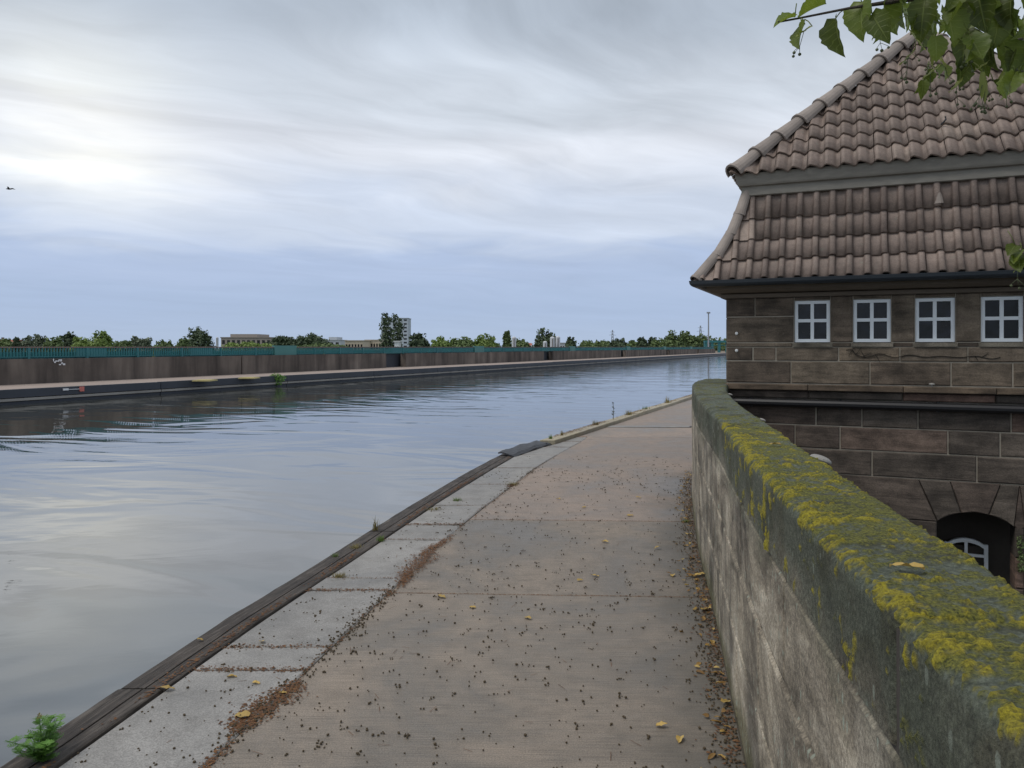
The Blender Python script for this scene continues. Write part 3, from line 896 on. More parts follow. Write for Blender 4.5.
# sill course: sills under windows with stones between
e2 = [0] + [x for w_ in WIN for x in (w_[0]-.02, w_[1]+.02)] + [W]
for i in range(len(e2)-1):
    if i % 2 == 0: stone(e2[i], e2[i+1], 1.70, 1.752, M_stone, parent=wall_part, c=.006)
stone(0, WIN[0][0], 1.752, 2.07, M_stone, parent=wall_part)
stone(0, apx(755), 2.07, 2.30, M_stone, parent=wall_part); stone(apx(755), WIN[0][0], 2.07, 2.30, M_stone, parent=wall_part)
for i in range(4): stone(WIN[i][1], WIN[i+1][0], 1.752, 2.30, M_stone, parent=wall_part)
stone(WIN[4][1], W, 1.752, 2.30, M_stone, parent=wall_part)
for w_ in WIN: stone(w_[0], w_[1], 2.257, 2.30, M_stone, parent=wall_part, c=.005)
# windows
def window(a0, a1, z0, z1, y0=.035, th=.05, fw=.042, name='window', muntin=True):
    mb = MB()
    mb.box(a0+.004, a0+fw, y0, y0+th, z0+.004, z1-.004, B); mb.box(a1-fw, a1-.004, y0, y0+th, z0+.004, z1-.004, B)
    mb.box(a0+fw, a1-fw, y0+.001, y0+th, z0+.004, z0+fw, B); mb.box(a0+fw, a1-fw, y0+.001, y0+th, z1-fw, z1-.004, B)
    am, zm = (a0+a1)/2, (z0+z1)/2 + .01; h = .019
    mb.box(am-h, am+h, y0+.006, y0+th-.004, z0+fw, z1-fw, B)
    mb.box(a0+fw, am-h, y0+.007, y0+th-.004, zm-h, zm+h, B); mb.box(am+h, a1-fw, y0+.007, y0+th-.004, zm-h, zm+h, B)
    wf = mb.build(name, M_white, house)
    for (p0, p1) in ((a0+fw, am-h), (am+h, a1-fw)):
        for (q0, q1) in ((z0+fw, zm-h), (zm+h, z1-fw)):
            m2_ = MB(); m2_.box(p0, p1, y0+.028, y0+.034, q0, q1, B); m2_.build('pane', M_glass, wf)
    return wf
for w_ in WIN:
    wf = window(w_[0], w_[1], WZ0+.008, WZ1)
    m2_ = MB(); m2_.box(w_[0]-.015, w_[1]+.015, -.022, .06, 1.704, 1.750, B); m2_.build('window_sill', mk_stone('sill_stone', [(0, (.2, .18, .14)), (1, (.24, .21, .165))]) if w_ is WIN[0] else bpy.data.materials['sill_stone'], wf)

# ledge between the storeys
M_ledge = mk_stone('ledge_sandstone', [(0, (.11, .08, .055)), (1, (.16, .12, .082))])
for a_, b_ in zip([0, .95, 1.95, 2.85, 3.75], [.95, 1.95, 2.85, 3.75, W+.12]):
    stone(a_, b_, 1.185, 1.258, M_ledge, yf=-.13, yb=.0, name='ledge_stone', parent=wall_part, c=.007, g=.003)
for a_, b_ in zip([0, .95, 1.95, 2.85, 3.75], [.95, 1.95, 2.85, 3.75, W+.05]):
    stone(a_, b_, 1.085, 1.185, M_stone_low, yf=-.05, yb=.0, name='ledge_stone', parent=wall_part)
mb = MB()
mb.tube([B(.02, -.085, 1.035), B(1.5, -.085, 1.033), B(3.0, -.085, 1.03), B(W+.1, -.085, 1.026)], .045, 10)
for a_ in (.3, 1.3, 2.3, 3.3, 4.3): mb.box(a_-.012, a_+.012, -.09, .02, .978, 1.09, B)
mb.build('ledge_pipe', M_blackpipe, house, smooth=False)

# lower storey courses
rowsL = [
 (.77, 1.0, [0, apx(816), apx(862), apx(918), apx(1011), 3.7, W]),
 (.50, .77, [0, apx(795), apx(840), apx(948), 2.9, 3.6, W]),
 (.21, .50, [0, .6, apx(872), apx(977), 3.35, W]),
]
mb = MB(); mb.box(.008, W-.008, .008, .13, .2, 1.0, B); mb.box(.008, 2.02, .012, .13, -4.2, .2, B); mb.box(4.0, W-.008, .012, .13, -4.2, .2, B)
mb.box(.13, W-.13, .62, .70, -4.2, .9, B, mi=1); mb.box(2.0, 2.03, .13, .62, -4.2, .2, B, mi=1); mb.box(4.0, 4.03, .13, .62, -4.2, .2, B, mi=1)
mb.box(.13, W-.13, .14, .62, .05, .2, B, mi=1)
lw = mb.build('lower_wall', [M_mortar, M_back], house)
for z0, z1, js in rowsL:
    for a_, b_ in zip(js[:-1], js[1:]): stone(a_, b_, z0, z1, M_stone_low, parent=lw)
def voussoir(poly, yf=0.0, yb=.30, name='voussoir'):
    c = np.mean(poly, axis=0); n_ = len(poly)
    o = yf-random.uniform(0, .006)
    sh = lambda q, d: tuple(np.array(q)+(c-np.array(q))/np.linalg.norm(c-np.array(q))*d)
    v = [B(q[0], yb, q[1]) for q in [sh(p_, .004) for p_ in poly]] + [B(q[0], o+.012, q[1]) for q in [sh(p_, .004) for p_ in poly]] + [B(q[0], o, q[1]) for q in [sh(p_, .018) for p_ in poly]]
    f = []
    for (p_, q_) in ((0, n_), (n_, 2*n_)):
        for i in range(n_):
            j = (i+1) % n_; f.append((p_+i, p_+j, q_+j, q_+i))
    f.append(tuple(2*n_+i for i in range(n_)))
    f.append(tuple(reversed(range(n_))))
    return ob(name, me_from(name, v, f, M_stone_low), lw)
def arch(a0, a1, zs, zcr, ztop, nx0, nx1):
    h = zcr-zs; c_ = (a1-a0)/2; r = (h*h+c_*c_)/(2*h); am = (a0+a1)/2; zc_ = zcr-r
    arc = lambda a: zc_+math.sqrt(max(0, r*r-(a-am)**2))
    bots = [a0, a0+(a1-a0)*.32, a0+(a1-a0)*.68, a1]
    tops = [nx0, a0+(a1-a0)*.17, a0+(a1-a0)*.83, nx1]
    for i in range(3):
        bl = [(b_, arc(b_)) for b_ in np.linspace(bots[i], bots[i+1], 5)]
        voussoir([np.array(q) for q in bl + [(tops[i+1], ztop), (tops[i], ztop)]])
    return tops
A1 = (2.296, 3.03); A2 = (3.13, 3.86)
arch(A1[0], A1[1], -.25, -.125, .21, 2.11, 3.08)
arch(A2[0], A2[1], -.25, -.125, .21, 3.08, 4.05)
voussoir([np.array(q) for q in [(3.03, -.25), (3.08, -.30), (3.13, -.25), (3.08, .2)]], name='stone')
voussoir([np.array(q) for q in [(1.25, -.25), (2.296, -.25), (2.11, .21), (1.25, .21)]], name='stone')
stone(0, 1.25, -.25, .21, M_stone_low, parent=lw)
stone(4.05, W, -.25, .21, M_stone_low, parent=lw)
z = -.25
for r_ in range(6):
    z1 = z; z = z-.33
    of = .3 if r_ % 2 else 0
    js = [0, .7+of, 1.5+of, 2.296]
    for a_, b_ in zip(js[:-1], js[1:]): stone(a_, b_, z, z1, M_stone_low, yb=.3, parent=lw)
    stone(3.035, 3.125, z, z1, M_stone_low, yb=.3, parent=lw)
    stone(3.865, W, z, z1, M_stone_low, yb=.3, parent=lw)
mb = MB(); mb.box(0, 2.296, 0, .3, -4.2, z, B); mb.box(3.035, 3.125, 0, .3, -4.2, z, B); mb.box(3.865, W, 0, .3, -4.2, z, B)
mb.build('wall_base', M_stone_low, house)
# arched window in the niche
def arched_window(a0, a1, z0, zs, zt, y0=.50):
    h = zt-zs; c_ = (a1-a0)/2; r = (h*h+c_*c_)/(2*h); am = (a0+a1)/2; zc_ = zt-r
    arc = lambda a, d=0: zc_+math.sqrt(max(0, (r-d)**2-(a-am)**2))
    mb = MB(); fw = .04; th = .05
    mb.box(a0, a0+fw, y0, y0+th, z0, arc(a0+fw), B); mb.box(a1-fw, a1, y0, y0+th, z0, arc(a1-fw), B)
    n_ = 10
    xs = np.linspace(a0, a1, n_+1)
    for i in range(n_):
        x0, x1 = xs[i], xs[i+1]
        v = [(x0, y0-.002, arc(x0)-.045), (x1, y0-.002, arc(x1)-.045), (x1, y0-.002, arc(x1)), (x0, y0-.002, arc(x0))]
        v += [(q[0], y0+th, q[2]) for q in v]
        mb.add([B(*q) for q in v], [(0, 1, 2, 3), (7, 6, 5, 4), (3, 2, 6, 7), (1, 0, 4, 5)])
    mb.box(am-.016, am+.016, y0+.004, y0+th, z0, zt-.03, B)
    for q in (.36, .72): mb.box(a0+fw, a1-fw, y0+.006, y0+th, zt-q*(zt-z0)*.55-.016, zt-q*(zt-z0)*.55+.016, B)
    mb.box(a0, a1, y0-.01, y0+th, z0-.04, z0, B)
    wf = mb.build('arched_window', M_white, house)
    for s_ in ((a0+fw, am-.016), (am+.016, a1-fw)):
        m2_ = MB(); m2_.box(s_[0], s_[1], y0+.025, y0+.03, z0, zs+.01, B); m2_.build('pane', M_glass, wf)
arched_window(2.42, 2.86, -1.5, -.62, -.52)
arched_window(3.27, 3.71, -1.5, -.62, -.52)

# side wall stones (seen only from the canal side): one joined part
mb = MB()
zr = [0.0, .3, .6, .9, 1.26, 1.53, 1.75, 2.05, 2.33]
for r_ in range(len(zr)-1):
    b_ = 0.16 + (.3 if r_ % 2 else 0); prev = .005
    while prev < D-.02:
        nb_ = min(D-.005, prev+random.uniform(.6, 1.0))
        mb.box(-.002, .12, prev+.005, nb_-.005, zr[r_]+.005, zr[r_+1]-.005, B); prev = nb_
tag(mb.build('side_stones', M_stone, house), kind='stuff')

# swept rings: soffit boards, gutter, fascia
def ring(prof, name, m, closed=False, smooth=False, parent=None):
    v = []; f = []; k = len(prof)
    for s_, z in prof:
        v += [B(s_, s_, z), B(W-s_, s_, z), B(W-s_, D-s_, z), B(s_, D-s_, z)]
    rng_ = range(k) if closed else range(k-1)
    for i in rng_:
        j = (i+1) % k
        for c in range(4):
            d = (c+1) % 4
            f.append((4*i+c, 4*i+d, 4*j+d, 4*j+c))
    return ob(name, me_from(name, v, f, m, smooth), parent or house)
ring([(.02, 2.295), (-.055, 2.30), (-.06, 2.345), (-.045, 2.35), (.02, 2.35)], 'cornice_board', M_board, True)
ring([(.02, 2.352), (-.15, 2.362), (-.205, 2.40), (-.21, 2.435), (-.19, 2.44), (.02, 2.44)], 'cornice_board', M_board, True)
gp_ = [(-.27, 2.445)] + [(-.33+.055*math.cos(math.pi*i/8)-.0, 2.485-.058*math.sin(math.pi*i/8)) for i in range(9)] + [(-.388, 2.498), (-.378, 2.502), (-.372, 2.488)] + [(-.33+.047*math.cos(math.pi*i/8), 2.487-.05*math.sin(math.pi*i/8)) for i in range(8, -1, -1)]
gut = ring(gp_[1:], 'gutter', M_gutter, True)
# ---- roof
def prof_low(z):
    return float(np.interp(z, [2.47, 2.74, 2.95, 3.25, 3.62], [-.34, -.135, .005, .118, .232]))
deck = MB()
zsd = [2.47, 2.74, 2.95, 3.25, 3.60]
v = []
for z in zsd:
    s_ = prof_low(z)+.035
    v += [B(s_, s_, z), B(W-s_, s_, z), B(W-s_, D-s_, z), B(s_, D-s_, z)]
for z, s_ in ((3.80, .13), (3.815+2.19, 2.28)):
    v += [B(s_, s_, z), B(W-s_, s_, z), B(W-s_, D-s_, z), B(s_, D-s_, z)]
f = []
for i in (0, 1, 2, 3, 5):
    for c in range(4):
        d = (c+1) % 4; f.append((4*i+c, 4*i+d, 4*i+4+d, 4*i+4+c))
f.append((19, 18, 17, 16)); f.append((20, 21, 22, 23)); f.append((3, 2, 1, 0))
deck.add(v, f)
roof = deck.build('roof', M_deck, house)
ring([(.26, 3.585), (.175, 3.575), (.160, 3.585), (.165, 3.690), (.125, 3.700), (.115, 3.72), (.095, 3.80), (.085, 3.845), (.18, 3.87)], 'fascia_board', M_lead, False, parent=roof)

TW = .183
def tile_geo(kind, L):
    """S-profile pantile: u across 0..TW, v up the slope 0..L, n outwards"""
    ov = .045; th = .020
    if kind == 'upper':
        us = [i/10 for i in range(11)]
        prof = [.027*math.sin(2*math.pi*(u-.02))+.008*math.sin(4*math.pi*u+.3) for u in us]
    else:
        us = [0, .03, .06, .20, .40, .58, .62, .66, .72, .80, .88, .95, 1.0, 1.03]
        prof = [.018, -.002, -.008, -.010, -.010, -.008, .008, .026, .032, .034, .033, .029, .016, -.002]
    k = len(us); vv = []; ff = []
    for (vp, lift) in ((0, .030), (L+ov, .0)):
        for u, q in zip(us, prof): vv.append((u*TW, vp, q+lift))
    for i in range(k-1): ff.append((i, i+1, k+i+1, k+i))
    b = len(vv)
    for u, q in zip(us, prof): vv.append((u*TW, .002, q+.030-th))
    for i in range(k-1): ff.append((b+i, b+i+1, i+1, i))
    # right-hand edge of the roll
    vv.append((us[-1]*TW, L+ov, prof[-1]-th)); e = len(vv)-1
    ff.append((b+k-1, e, 2*k-1, k-1))
    return vv, ff
MESH = {}
def tile_mesh(kind, L):
    key = (kind, round(L, 4))
    if key not in MESH:
        vv, ff = tile_geo(kind, L); MESH[key] = me_from('tile', vv, ff, M_tile, True)
        m = MESH[key]
        for p_ in m.polygons:
            if p_.index >= (len(m.polygons)-1)//2: p_.use_smooth = False
    return MESH[key]

rows = []
zr = [2.492, 2.74, 3.00, 3.27, 3.575]
for i in range(4): rows.append(('lower', prof_low(zr[i]), zr[i], prof_low(zr[i+1]), zr[i+1]))
s0, z0 = .085, 3.86
nrow = 10; sE = 2.27; zE = 3.845+2.16
for i in range(nrow):
    t0, t1 = i/nrow, (i+1)/nrow
    rows.append(('upper', s0+(sE-s0)*t0-(.03 if i == 0 else 0), z0+(zE-z0)*t0-(.03 if i == 0 else 0), s0+(sE-s0)*t1, z0+(zE-z0)*t1))

def face_tiles(face, length, individual):
    # local frame: e along the eave, d inward
    if face == 'front': e0, e, d = (0, 0), (1, 0), (0, 1)
    if face == 'left': e0, e, d = (0, D), (0, -1), (1, 0)
    if face == 'right': e0, e, d = (W, 0), (0, 1), (-1, 0)
    if face == 'back': e0, e, d = (W, D), (-1, 0), (0, -1)
    coll = MB(); n_obj = 0
    for (kind, sa, za, sb, zb_) in rows:
        L = math.hypot(sb-sa, zb_-za)
        vs, vz = (sb-sa)/L, (zb_-za)/L
        u_start = -.40 + (.05 if kind == 'upper' else 0.0)
        nc = int((length+.85)/TW)+1
        for c in range(nc):
            u0 = u_start+c*TW
            # bottom-left corner in plan
            inside0 = u0+TW*.3 - sa; inside1 = (length-sa) - (u0+TW*.7)
            if u0+TW < sa+.02 or u0 > length-sa-.02: continue
            ox, oy = e0[0]+e[0]*u0+d[0]*sa, e0[1]+e[1]*u0+d[1]*sa
            ju = random.uniform(-.004, .004); jr = random.uniform(-.014, .014)
            o_w = B(ox, oy, za+random.uniform(-.006, .006))
            ue = (B(e[0], e[1], 0)-B(0, 0, 0)).normalized()
            ve = (B(d[0]*vs, d[1]*vs, 0)-B(0, 0, 0)); ve.z = vz; ve.normalize()
            ne = ue.cross(ve)
            ue2 = (ue+ve*jr).normalized(); ve2 = (ve-ue*jr).normalized()
            Mx = Matrix(((ue2.x, ve2.x, ne.x, o_w.x+ue.x*ju), (ue2.y, ve2.y, ne.y, o_w.y+ue.y*ju), (ue2.z, ve2.z, ne.z, o_w.z), (0, 0, 0, 1)))
            # needs cutting at a hip?
            top_s = sb+.05*vs
            cut = (u0 < top_s+.02) or (u0+TW > length-top_s-.02)
            if individual and not cut:
                ob('tile', tile_mesh(kind, L), roof, Mx); n_obj += 1
                continue
            vv, ff = tile_geo(kind, L)
            bm = bmesh.new()
            bv = [bm.verts.new(Mx @ Vector(q)) for q in vv]
            for q in ff: bm.faces.new([bv[i] for i in q])
            if cut:
                # vertical mitre planes of the two hips of this face
                pl = B(e0[0], e0[1], 0)
                ed = ue; dd = (B(d[0], d[1], 0)-B(0, 0, 0)).normalized()
                bmesh.ops.bisect_plane(bm, geom=bm.verts[:]+bm.edges[:]+bm.faces[:], plane_co=pl, plane_no=(ed-dd).normalized(), clear_inner=True)
                pr_ = pl+ed*length
                if bm.verts:
                    bmesh.ops.bisect_plane(bm, geom=bm.verts[:]+bm.edges[:]+bm.faces[:], plane_co=pr_, plane_no=(-ed-dd).normalized(), clear_inner=True)
            if not bm.faces: bm.free(); continue
            if individual:
                m = bpy.data.meshes.new('tile'); bm.to_mesh(m); m.materials.append(M_tile)
                ob('tile', m, roof); n_obj += 1
            else:
                bm.verts.index_update()
                coll.add([tuple(q.co) for q in bm.verts], [tuple(q.index for q in fc.verts) for fc in bm.faces])
            bm.free()
    if not individual:
        tag(coll.build('side_tiles', M_tile, roof), kind='stuff')
    return n_obj
nt_ = face_tiles('front', W, True)
for fc_, ln_ in (('left', D), ('right', D)): face_tiles(fc_, ln_, False)

# hip and ridge tiles
def hip_mesh(L, r0, r1, name='hip_tile'):
    n_ = 10; vv = []; ff = []
    secs = [(0, r0*1.10), (.035, r0*1.10), (.04, r0), (L+.04, r1)]
    for (y, r) in secs:
        for i in range(n_+1):
            a = math.pi*(-.06+1.12*i/n_); vv.append((r*math.cos(a), y, r*math.sin(a)))
    for s_ in range(3):
        for i in range(n_): ff.append((s_*(n_+1)+i, s_*(n_+1)+i+1, (s_+1)*(n_+1)+i+1, (s_+1)*(n_+1)+i))
    b = len(vv)
    for i in range(n_+1):
        a = math.pi*(-.06+1.12*i/n_); vv.append((r0*.9*math.cos(a), 0, r0*.9*math.sin(a)))
    for i in range(n_): ff.append((b+i, b+i+1, i+1, i))
    return me_from(name, vv, ff, M_hip, False)
def run_hip(P0, P1, n_, r0=.085, r1=.07, lift=.03):
    dv = P1-P0; L = dv.length/n_; dv.normalize()
    me = hip_mesh(L, r0, r1)
    side = dv.cross(Vector((0, 0, 1))).normalized(); up = side.cross(dv).normalized()
    for i in range(n_):
        o_ = P0+dv*(L*i)+up*(lift-.06+random.uniform(-.004, .004))
        dd = (dv+up*.05+side*random.uniform(-.01, .01)).normalized(); uu = side.cross(dd).normalized()
        Mx = Matrix(((side.x, dd.x, uu.x, o_.x), (side.y, dd.y, uu.y, o_.y), (side.z, dd.z, uu.z, o_.z), (0, 0, 0, 1)))
        ob('hip_tile', me, roof, Mx)
def Bs(u, sgn, z):   # point on front-left (0) or front-right (1) hip
    return B(u if sgn == 0 else W-u, u, z)
for sg in (0, 1):
    zz_ = [2.50, 2.80, 3.08, 3.33, 3.60]
    for i in range(4): run_hip(Bs(prof_low(zz_[i]), sg, zz_[i]), Bs(prof_low(zz_[i+1]), sg, zz_[i+1]), 1, .078, .068, .055)
    run_hip(Bs(s0-.01, sg, z0+.0), Bs(sE, sg, zE+.03), 9, .122, .086, .05)
run_hip(B(W/2, 2.2, zE+.04), B(W/2, D-2.2, zE+.04), 8, .1, .09, .05)
# vent tile and snow hook
def roof_bits():
    m = MB()
    # bell-shaped vent on the lower slope
    za_, sa_ = 3.38, prof_low(3.38)
    a_ = apx(940)
    P0 = B(a_, sa_-.03, za_)
    k = 10
    pts = []
    for (h, r) in ((-.06, .052), (-.05, .05), (0.0, .042), (.05, .03), (.085, .014)):
        pts.append((h, r))
    v = []; f = []
    for (h, r) in pts:
        for i in range(k):
            an = 2*math.pi*i/k
            q = B(a_+r*math.cos(an), prof_low(za_+h)-.035+r*.8*math.sin(an), za_+h); v.append(q)
    for s_ in range(len(pts)-1):
        for i in range(k): f.append((s_*k+i, s_*k+(i+1) % k, (s_+1)*k+(i+1) % k, (s_+1)*k+i))
    f.append(tuple((len(pts)-1)*k+i for i in range(k)))
    m.add(v, f); m.build('vent_tile', M_hip, roof)
    m = MB()
    t_ = .20; P1 = B(apx(944)+.02, s0+(sE-s0)*t_-.04, z0+(zE-z0)*t_+.02)
    m.tube([P1+Vector((0, 0, .0)), P1+Vector((0, -.05, .01)), P1+Vector((.01, -.08, .035)), P1+Vector((.01, -.07, .07))], .011, 6)
    m.build('roof_hook', M_gutter, roof)
roof_bits()

# porcelain knobs on the front, at the left corner
for zq in (1.7+13.5*9.5/FPX, 1.7-3.5*9.5/FPX):
    mb = MB()
    a_ = apx(737)
    mb.tube([B(a_, .01, zq), B(a_, -.02, zq), B(a_, -.022, zq), B(a_, -.05, zq), B(a_, -.055, zq)], [.009, .009, .019, .019, .009], 10)
    mb.build('insulator_knob', M_porc, house)
# dry creeper stem clinging to the front
mb = MB()
pts = []
for i in range(46):
    t = i/45; a_ = apx(846)+(apx(1000)-apx(846))*t
    zq = 1.605-.02*t+.022*math.sin(t*31+.6)*(.6+.4*math.sin(t*7))+ (.05 if t < .06 else 0)
    pts.append(B(a_, -.012, zq))
mb.tube(pts, .0045, 5)
for (p0, off_) in ((3, (.06, .09)), (6, (-.05, .08)), (9, (.05, -.09)), (2, (-.04, -.08)), (5, (.1, .05)), (40, (.06, .05)), (38, (.03, -.05))):
    q = pts[p0]; ed = Vector((_c, _s, 0))
    mb.tube([q, q+ed*off_[0]*.6+Vector((0, 0, off_[1]*.5)), q+ed*off_[0]+Vector((0, 0, off_[1]))], [.004, .003, .002], 5)
tag(mb.build('creeper_stem', simple('dead_stem', (.022, .018, .014), .9), None, origin=tuple(B(1.6, 0, 1.6))), 'thin dark creeper stem clinging to the stones below the windows', 'creeper')

# small pale dome caps on wall and ledge
def dome(loc, r, h, label, stem=.02, tilt=0.0):
    mb = MB(); n_ = 14
    mb.tube([Vector((0, 0, -stem)), Vector((0, 0, h*.4))], r*.22, 8)
    v = []; f = []
    pr_ = [(r*.96, -.004), (r, 0), (r*.93, h*.4), (r*.7, h*.75), (r*.35, h*.95), (.001, h)]
    for (rr, zz_) in pr_:
        for i in range(n_): v.append((rr*math.cos(2*math.pi*i/n_), rr*math.sin(2*math.pi*i/n_), zz_))
    for s_ in range(len(pr_)-1):
        for i in range(n_): f.append((s_*n_+i, s_*n_+(i+1) % n_, (s_+1)*n_+(i+1) % n_, (s_+1)*n_+i))
    f.append(tuple(reversed(range(n_))))
    mb.add(v, f)
    o = mb.build('dome_cap', M_dome, None); o.location = loc; o.rotation_euler = (0, tilt, 0)
    tag(o, label, 'dome cap', 'pale dome caps by the gatehouse')
dome(B(apx(931), -.09, 1.285), .032, .016, 'small pale dome cap standing on the gatehouse ledge', stem=.03)
for yq, r_, lb in ((7.6, .022, 'small pale dome cap on the wall nearest the gatehouse corner'), (4.95, .022, 'little pale dome cap halfway along the inner edge of the wall'), (3.22, .044, 'largest pale dome cap on the inner edge of the lichen wall')):
    t = t_of_y(yq); q = wpos(t)+wnor(t)*(WT*float(wsc(t))+r_*.35)
    dome(Vector((q[0], q[1], WTOP-.016)), r_, r_*.42, lb, stem=.012, tilt=R(20))
    # bracket to the wall is the stem, resting against the coping

# ------------------------------------------------------------------ far bank
def box_u(mb, p0, p1, s0_, s1_, z0_, z1_, mi=0): mb.box(p0, p1, s0_, s1_, z0_, z1_, U, mi)
FP, FW = -30.0, -34.5
mb = MB(); box_u(mb, -36.5, FP, -20, 236, -4, 0.0)
tag(mb.build('far_path', M_farpath), kind='structure')
mb = MB(); box_u(mb, -120, FP, 236, 700, -8.4, -.3)
tag(mb.build('far_bank', simple('bank_grass', (.16, .13, .09), .95, .4, .05)), kind='structure')
ff_ = thing('far_fender', 'dark double timber fender along the far quay at the waterline', 'fender', tuple(U(FP+.2, 60, -.6)))
s_ = -18
while s_ < 232:
    e = min(236, s_+9.0)
    mb = MB(); box_u(mb, FP+.003, FP+.26, s_+.02, e-.02, -.28, .045+random.uniform(-.01, .01)); mb.build('beam', M_fender, ff_)
    mb = MB(); box_u(mb, FP+.003, FP+.30, s_+.02, e-.02, -.41, -.31); mb.build('beam', M_waler, ff_)
    mb = MB(); box_u(mb, FP+.003, FP+.22, s_+.02, e-.02, -.66, -.44); mb.build('beam', M_fender, ff_)
    s_ = e
s_ = -17
while s_ < 130:
    mb = MB(); box_u(mb, FP+.002, FP+.20, s_-.05, s_+.05, -.7, -.2); mb.build('post', M_fender, ff_)
    s_ += 1.5 if s_ < 60 else 3
fw = thing('far_parapet', 'long stained brown parapet wall along the far side of the canal', 'wall', tuple(U(FW-.3, 100, 0)))
FWT = 1.16
recess = [18+36*i for i in range(7)]
edges_ = []
prev = -14
for r_ in recess:
    if r_ > 226: break
    for (a_, b_) in ((prev, (prev+r_)/2), ((prev+r_)/2, r_)):
        L_ = b_-a_
        mb = MB(); box_u(mb, FW-.5, FW+random.uniform(-.03, .03), a_+.04, b_-.04, 0, FWT+random.uniform(-.008, .008)); mb.build('wall_panel', M_farwall, fw)
    mb = MB(); box_u(mb, FW-1.2, FW-.75, r_-.6, r_+5.5, 0, FWT); mb.build('recess_panel', M_fender, fw)
    prev = r_+3.0
mb = MB(); box_u(mb, FW-.5, FW, prev+.04, 228, 0, FWT); mb.build('wall_panel', M_farwall, fw)
# railing
rl = thing('far_railing', 'long teal railing with brown cap on top of the far parapet', 'railing', tuple(U(FW-.3, 100, FWT)))
mb = MB(); s_ = -14
for (a_, b_) in [(-14, 40), (40, 100), (100, 160), (160, 228)]:
    mb = MB(); box_u(mb, FW-.31, FW-.18, a_, b_-.01, 1.665, 1.715); mb.build('top_rail', M_rail, rl)
    mb = MB(); box_u(mb, FW-.275, FW-.215, a_, b_-.01, 1.22, 1.26); mb.build('bottom_rail', M_teal, rl)
mb = MB(); s_ = -13.9
while s_ < 227:
    box_u(mb, FW-.275, FW-.215, s_, s_+.045, 1.26, 1.665); s_ += .15 if s_ < 90 else .2
tag(mb.build('balusters', M_teal, rl), kind='stuff')
s_ = -12
while s_ < 226:
    mb = MB(); box_u(mb, FW-.30, FW-.19, s_-.06, s_+.06, FWT-.02, 1.665); mb.build('post', M_teal, rl)
    s_ += 3.0
for s_ in [12 + 7.2*i for i in range(29)]:
    mb = MB(); box_u(mb, FW-.26, FW-.23, s_, s_+1.7, 1.20, 1.66); mb.build('infill_panel', M_teal, rl)
for s_ in (11.8, 41.8, 71.8, 101.5, 131.5, 161, 191):
    mb = MB(); box_u(mb, FW-.36, FW-.12, s_-1.1, s_+1.1, FWT-.01, 1.80); mb.build('service_box', M_tealbox, rl)
# mesh backing screen behind the balusters (dark teal mesh strips)
for i in range(16):
    a_ = -14+15.1*i
    mb = MB(); box_u(mb, FW-.42, FW-.405, a_, a_+14.9, 1.14, 1.47)
    mb.build('mesh_strip', M_teal, rl)
# yellow pads, red-and-white mark, white paint spots
mb = MB(); q = G(205, 381.5); c0 = U(0, 0, 0)
M_yel = simple('yellow_paint', (.42, .36, .16), .8, .3, 3)
for (px, py, lb) in ((205, 381, 'pale yellow pad lying on the far path left of the wall joint'), (249, 378.5, 'pale yellow pad lying on the far path right of the wall joint')):
    q = G(px, py)
    mb = MB(); mb.box(q.x-.45, q.x+.45, q.y-.5, q.y+.5, .0, .05)
    mb.box(q.x-.40, q.x+.40, q.y-.42, q.y+.42, .05, .07)
    tag(mb.build('mooring_pad', M_yel, None, origin=(q.x, q.y, 0)), lb, 'pad')
sm = (lambda px: (lambda k: -FP*(.918+.396*k)/(.396-.918*k))((px-512)/FPX))
M_red = simple('red_paint', (.55, .16, .13), .6, .2, 3); M_wp = simple('white_paint', (.72, .74, .76), .6, .15, 3)
mk = thing('depth_marker', 'small red and white marker plate on the far quay edge', 'marker', tuple(U(FP+.3, sm(77), -.2)))
s_ = sm(77)
mb = MB(); box_u(mb, FP+.27, FP+.32, s_-.10, s_+.10, -.18, .02); mb.build('red_plate', M_red, mk)
mb = MB(); box_u(mb, FP+.27, FP+.315, s_-.85, s_-.62, -.10, -.02); mb.build('white_plate', M_wp, mk)
mb = MB(); box_u(mb, FP+.27, FP+.30, s_-.62, s_-.10, -.08, -.06); mb.build('bar', M_wp, mk)
gr = MB()
fwk = (lambda px: (lambda k: -FW*(.918+.396*k)/(.396-.918*k))((px-512)/FPX))
for (px, zq, w_, h_) in ((53, 1.08, .05, .18), (54.5, .98, .1, .1), (56, 1.03, .12, .08), (57.5, 1.03, .14, .08), (59, 1.08, .1, .08), (60.5, 1.06, .1, .14), (59.5, .86, .12, .08), (61.5, .93, .1, .1), (63.5, .87, .14, .12)):
    s_ = fwk(px); box_u(gr, FW+.028, FW+.04, s_-w_*.45, s_+w_*.45, zq-h_*.35, zq+h_*.35)
gr.build('white_paint_mark', M_wp, fw)

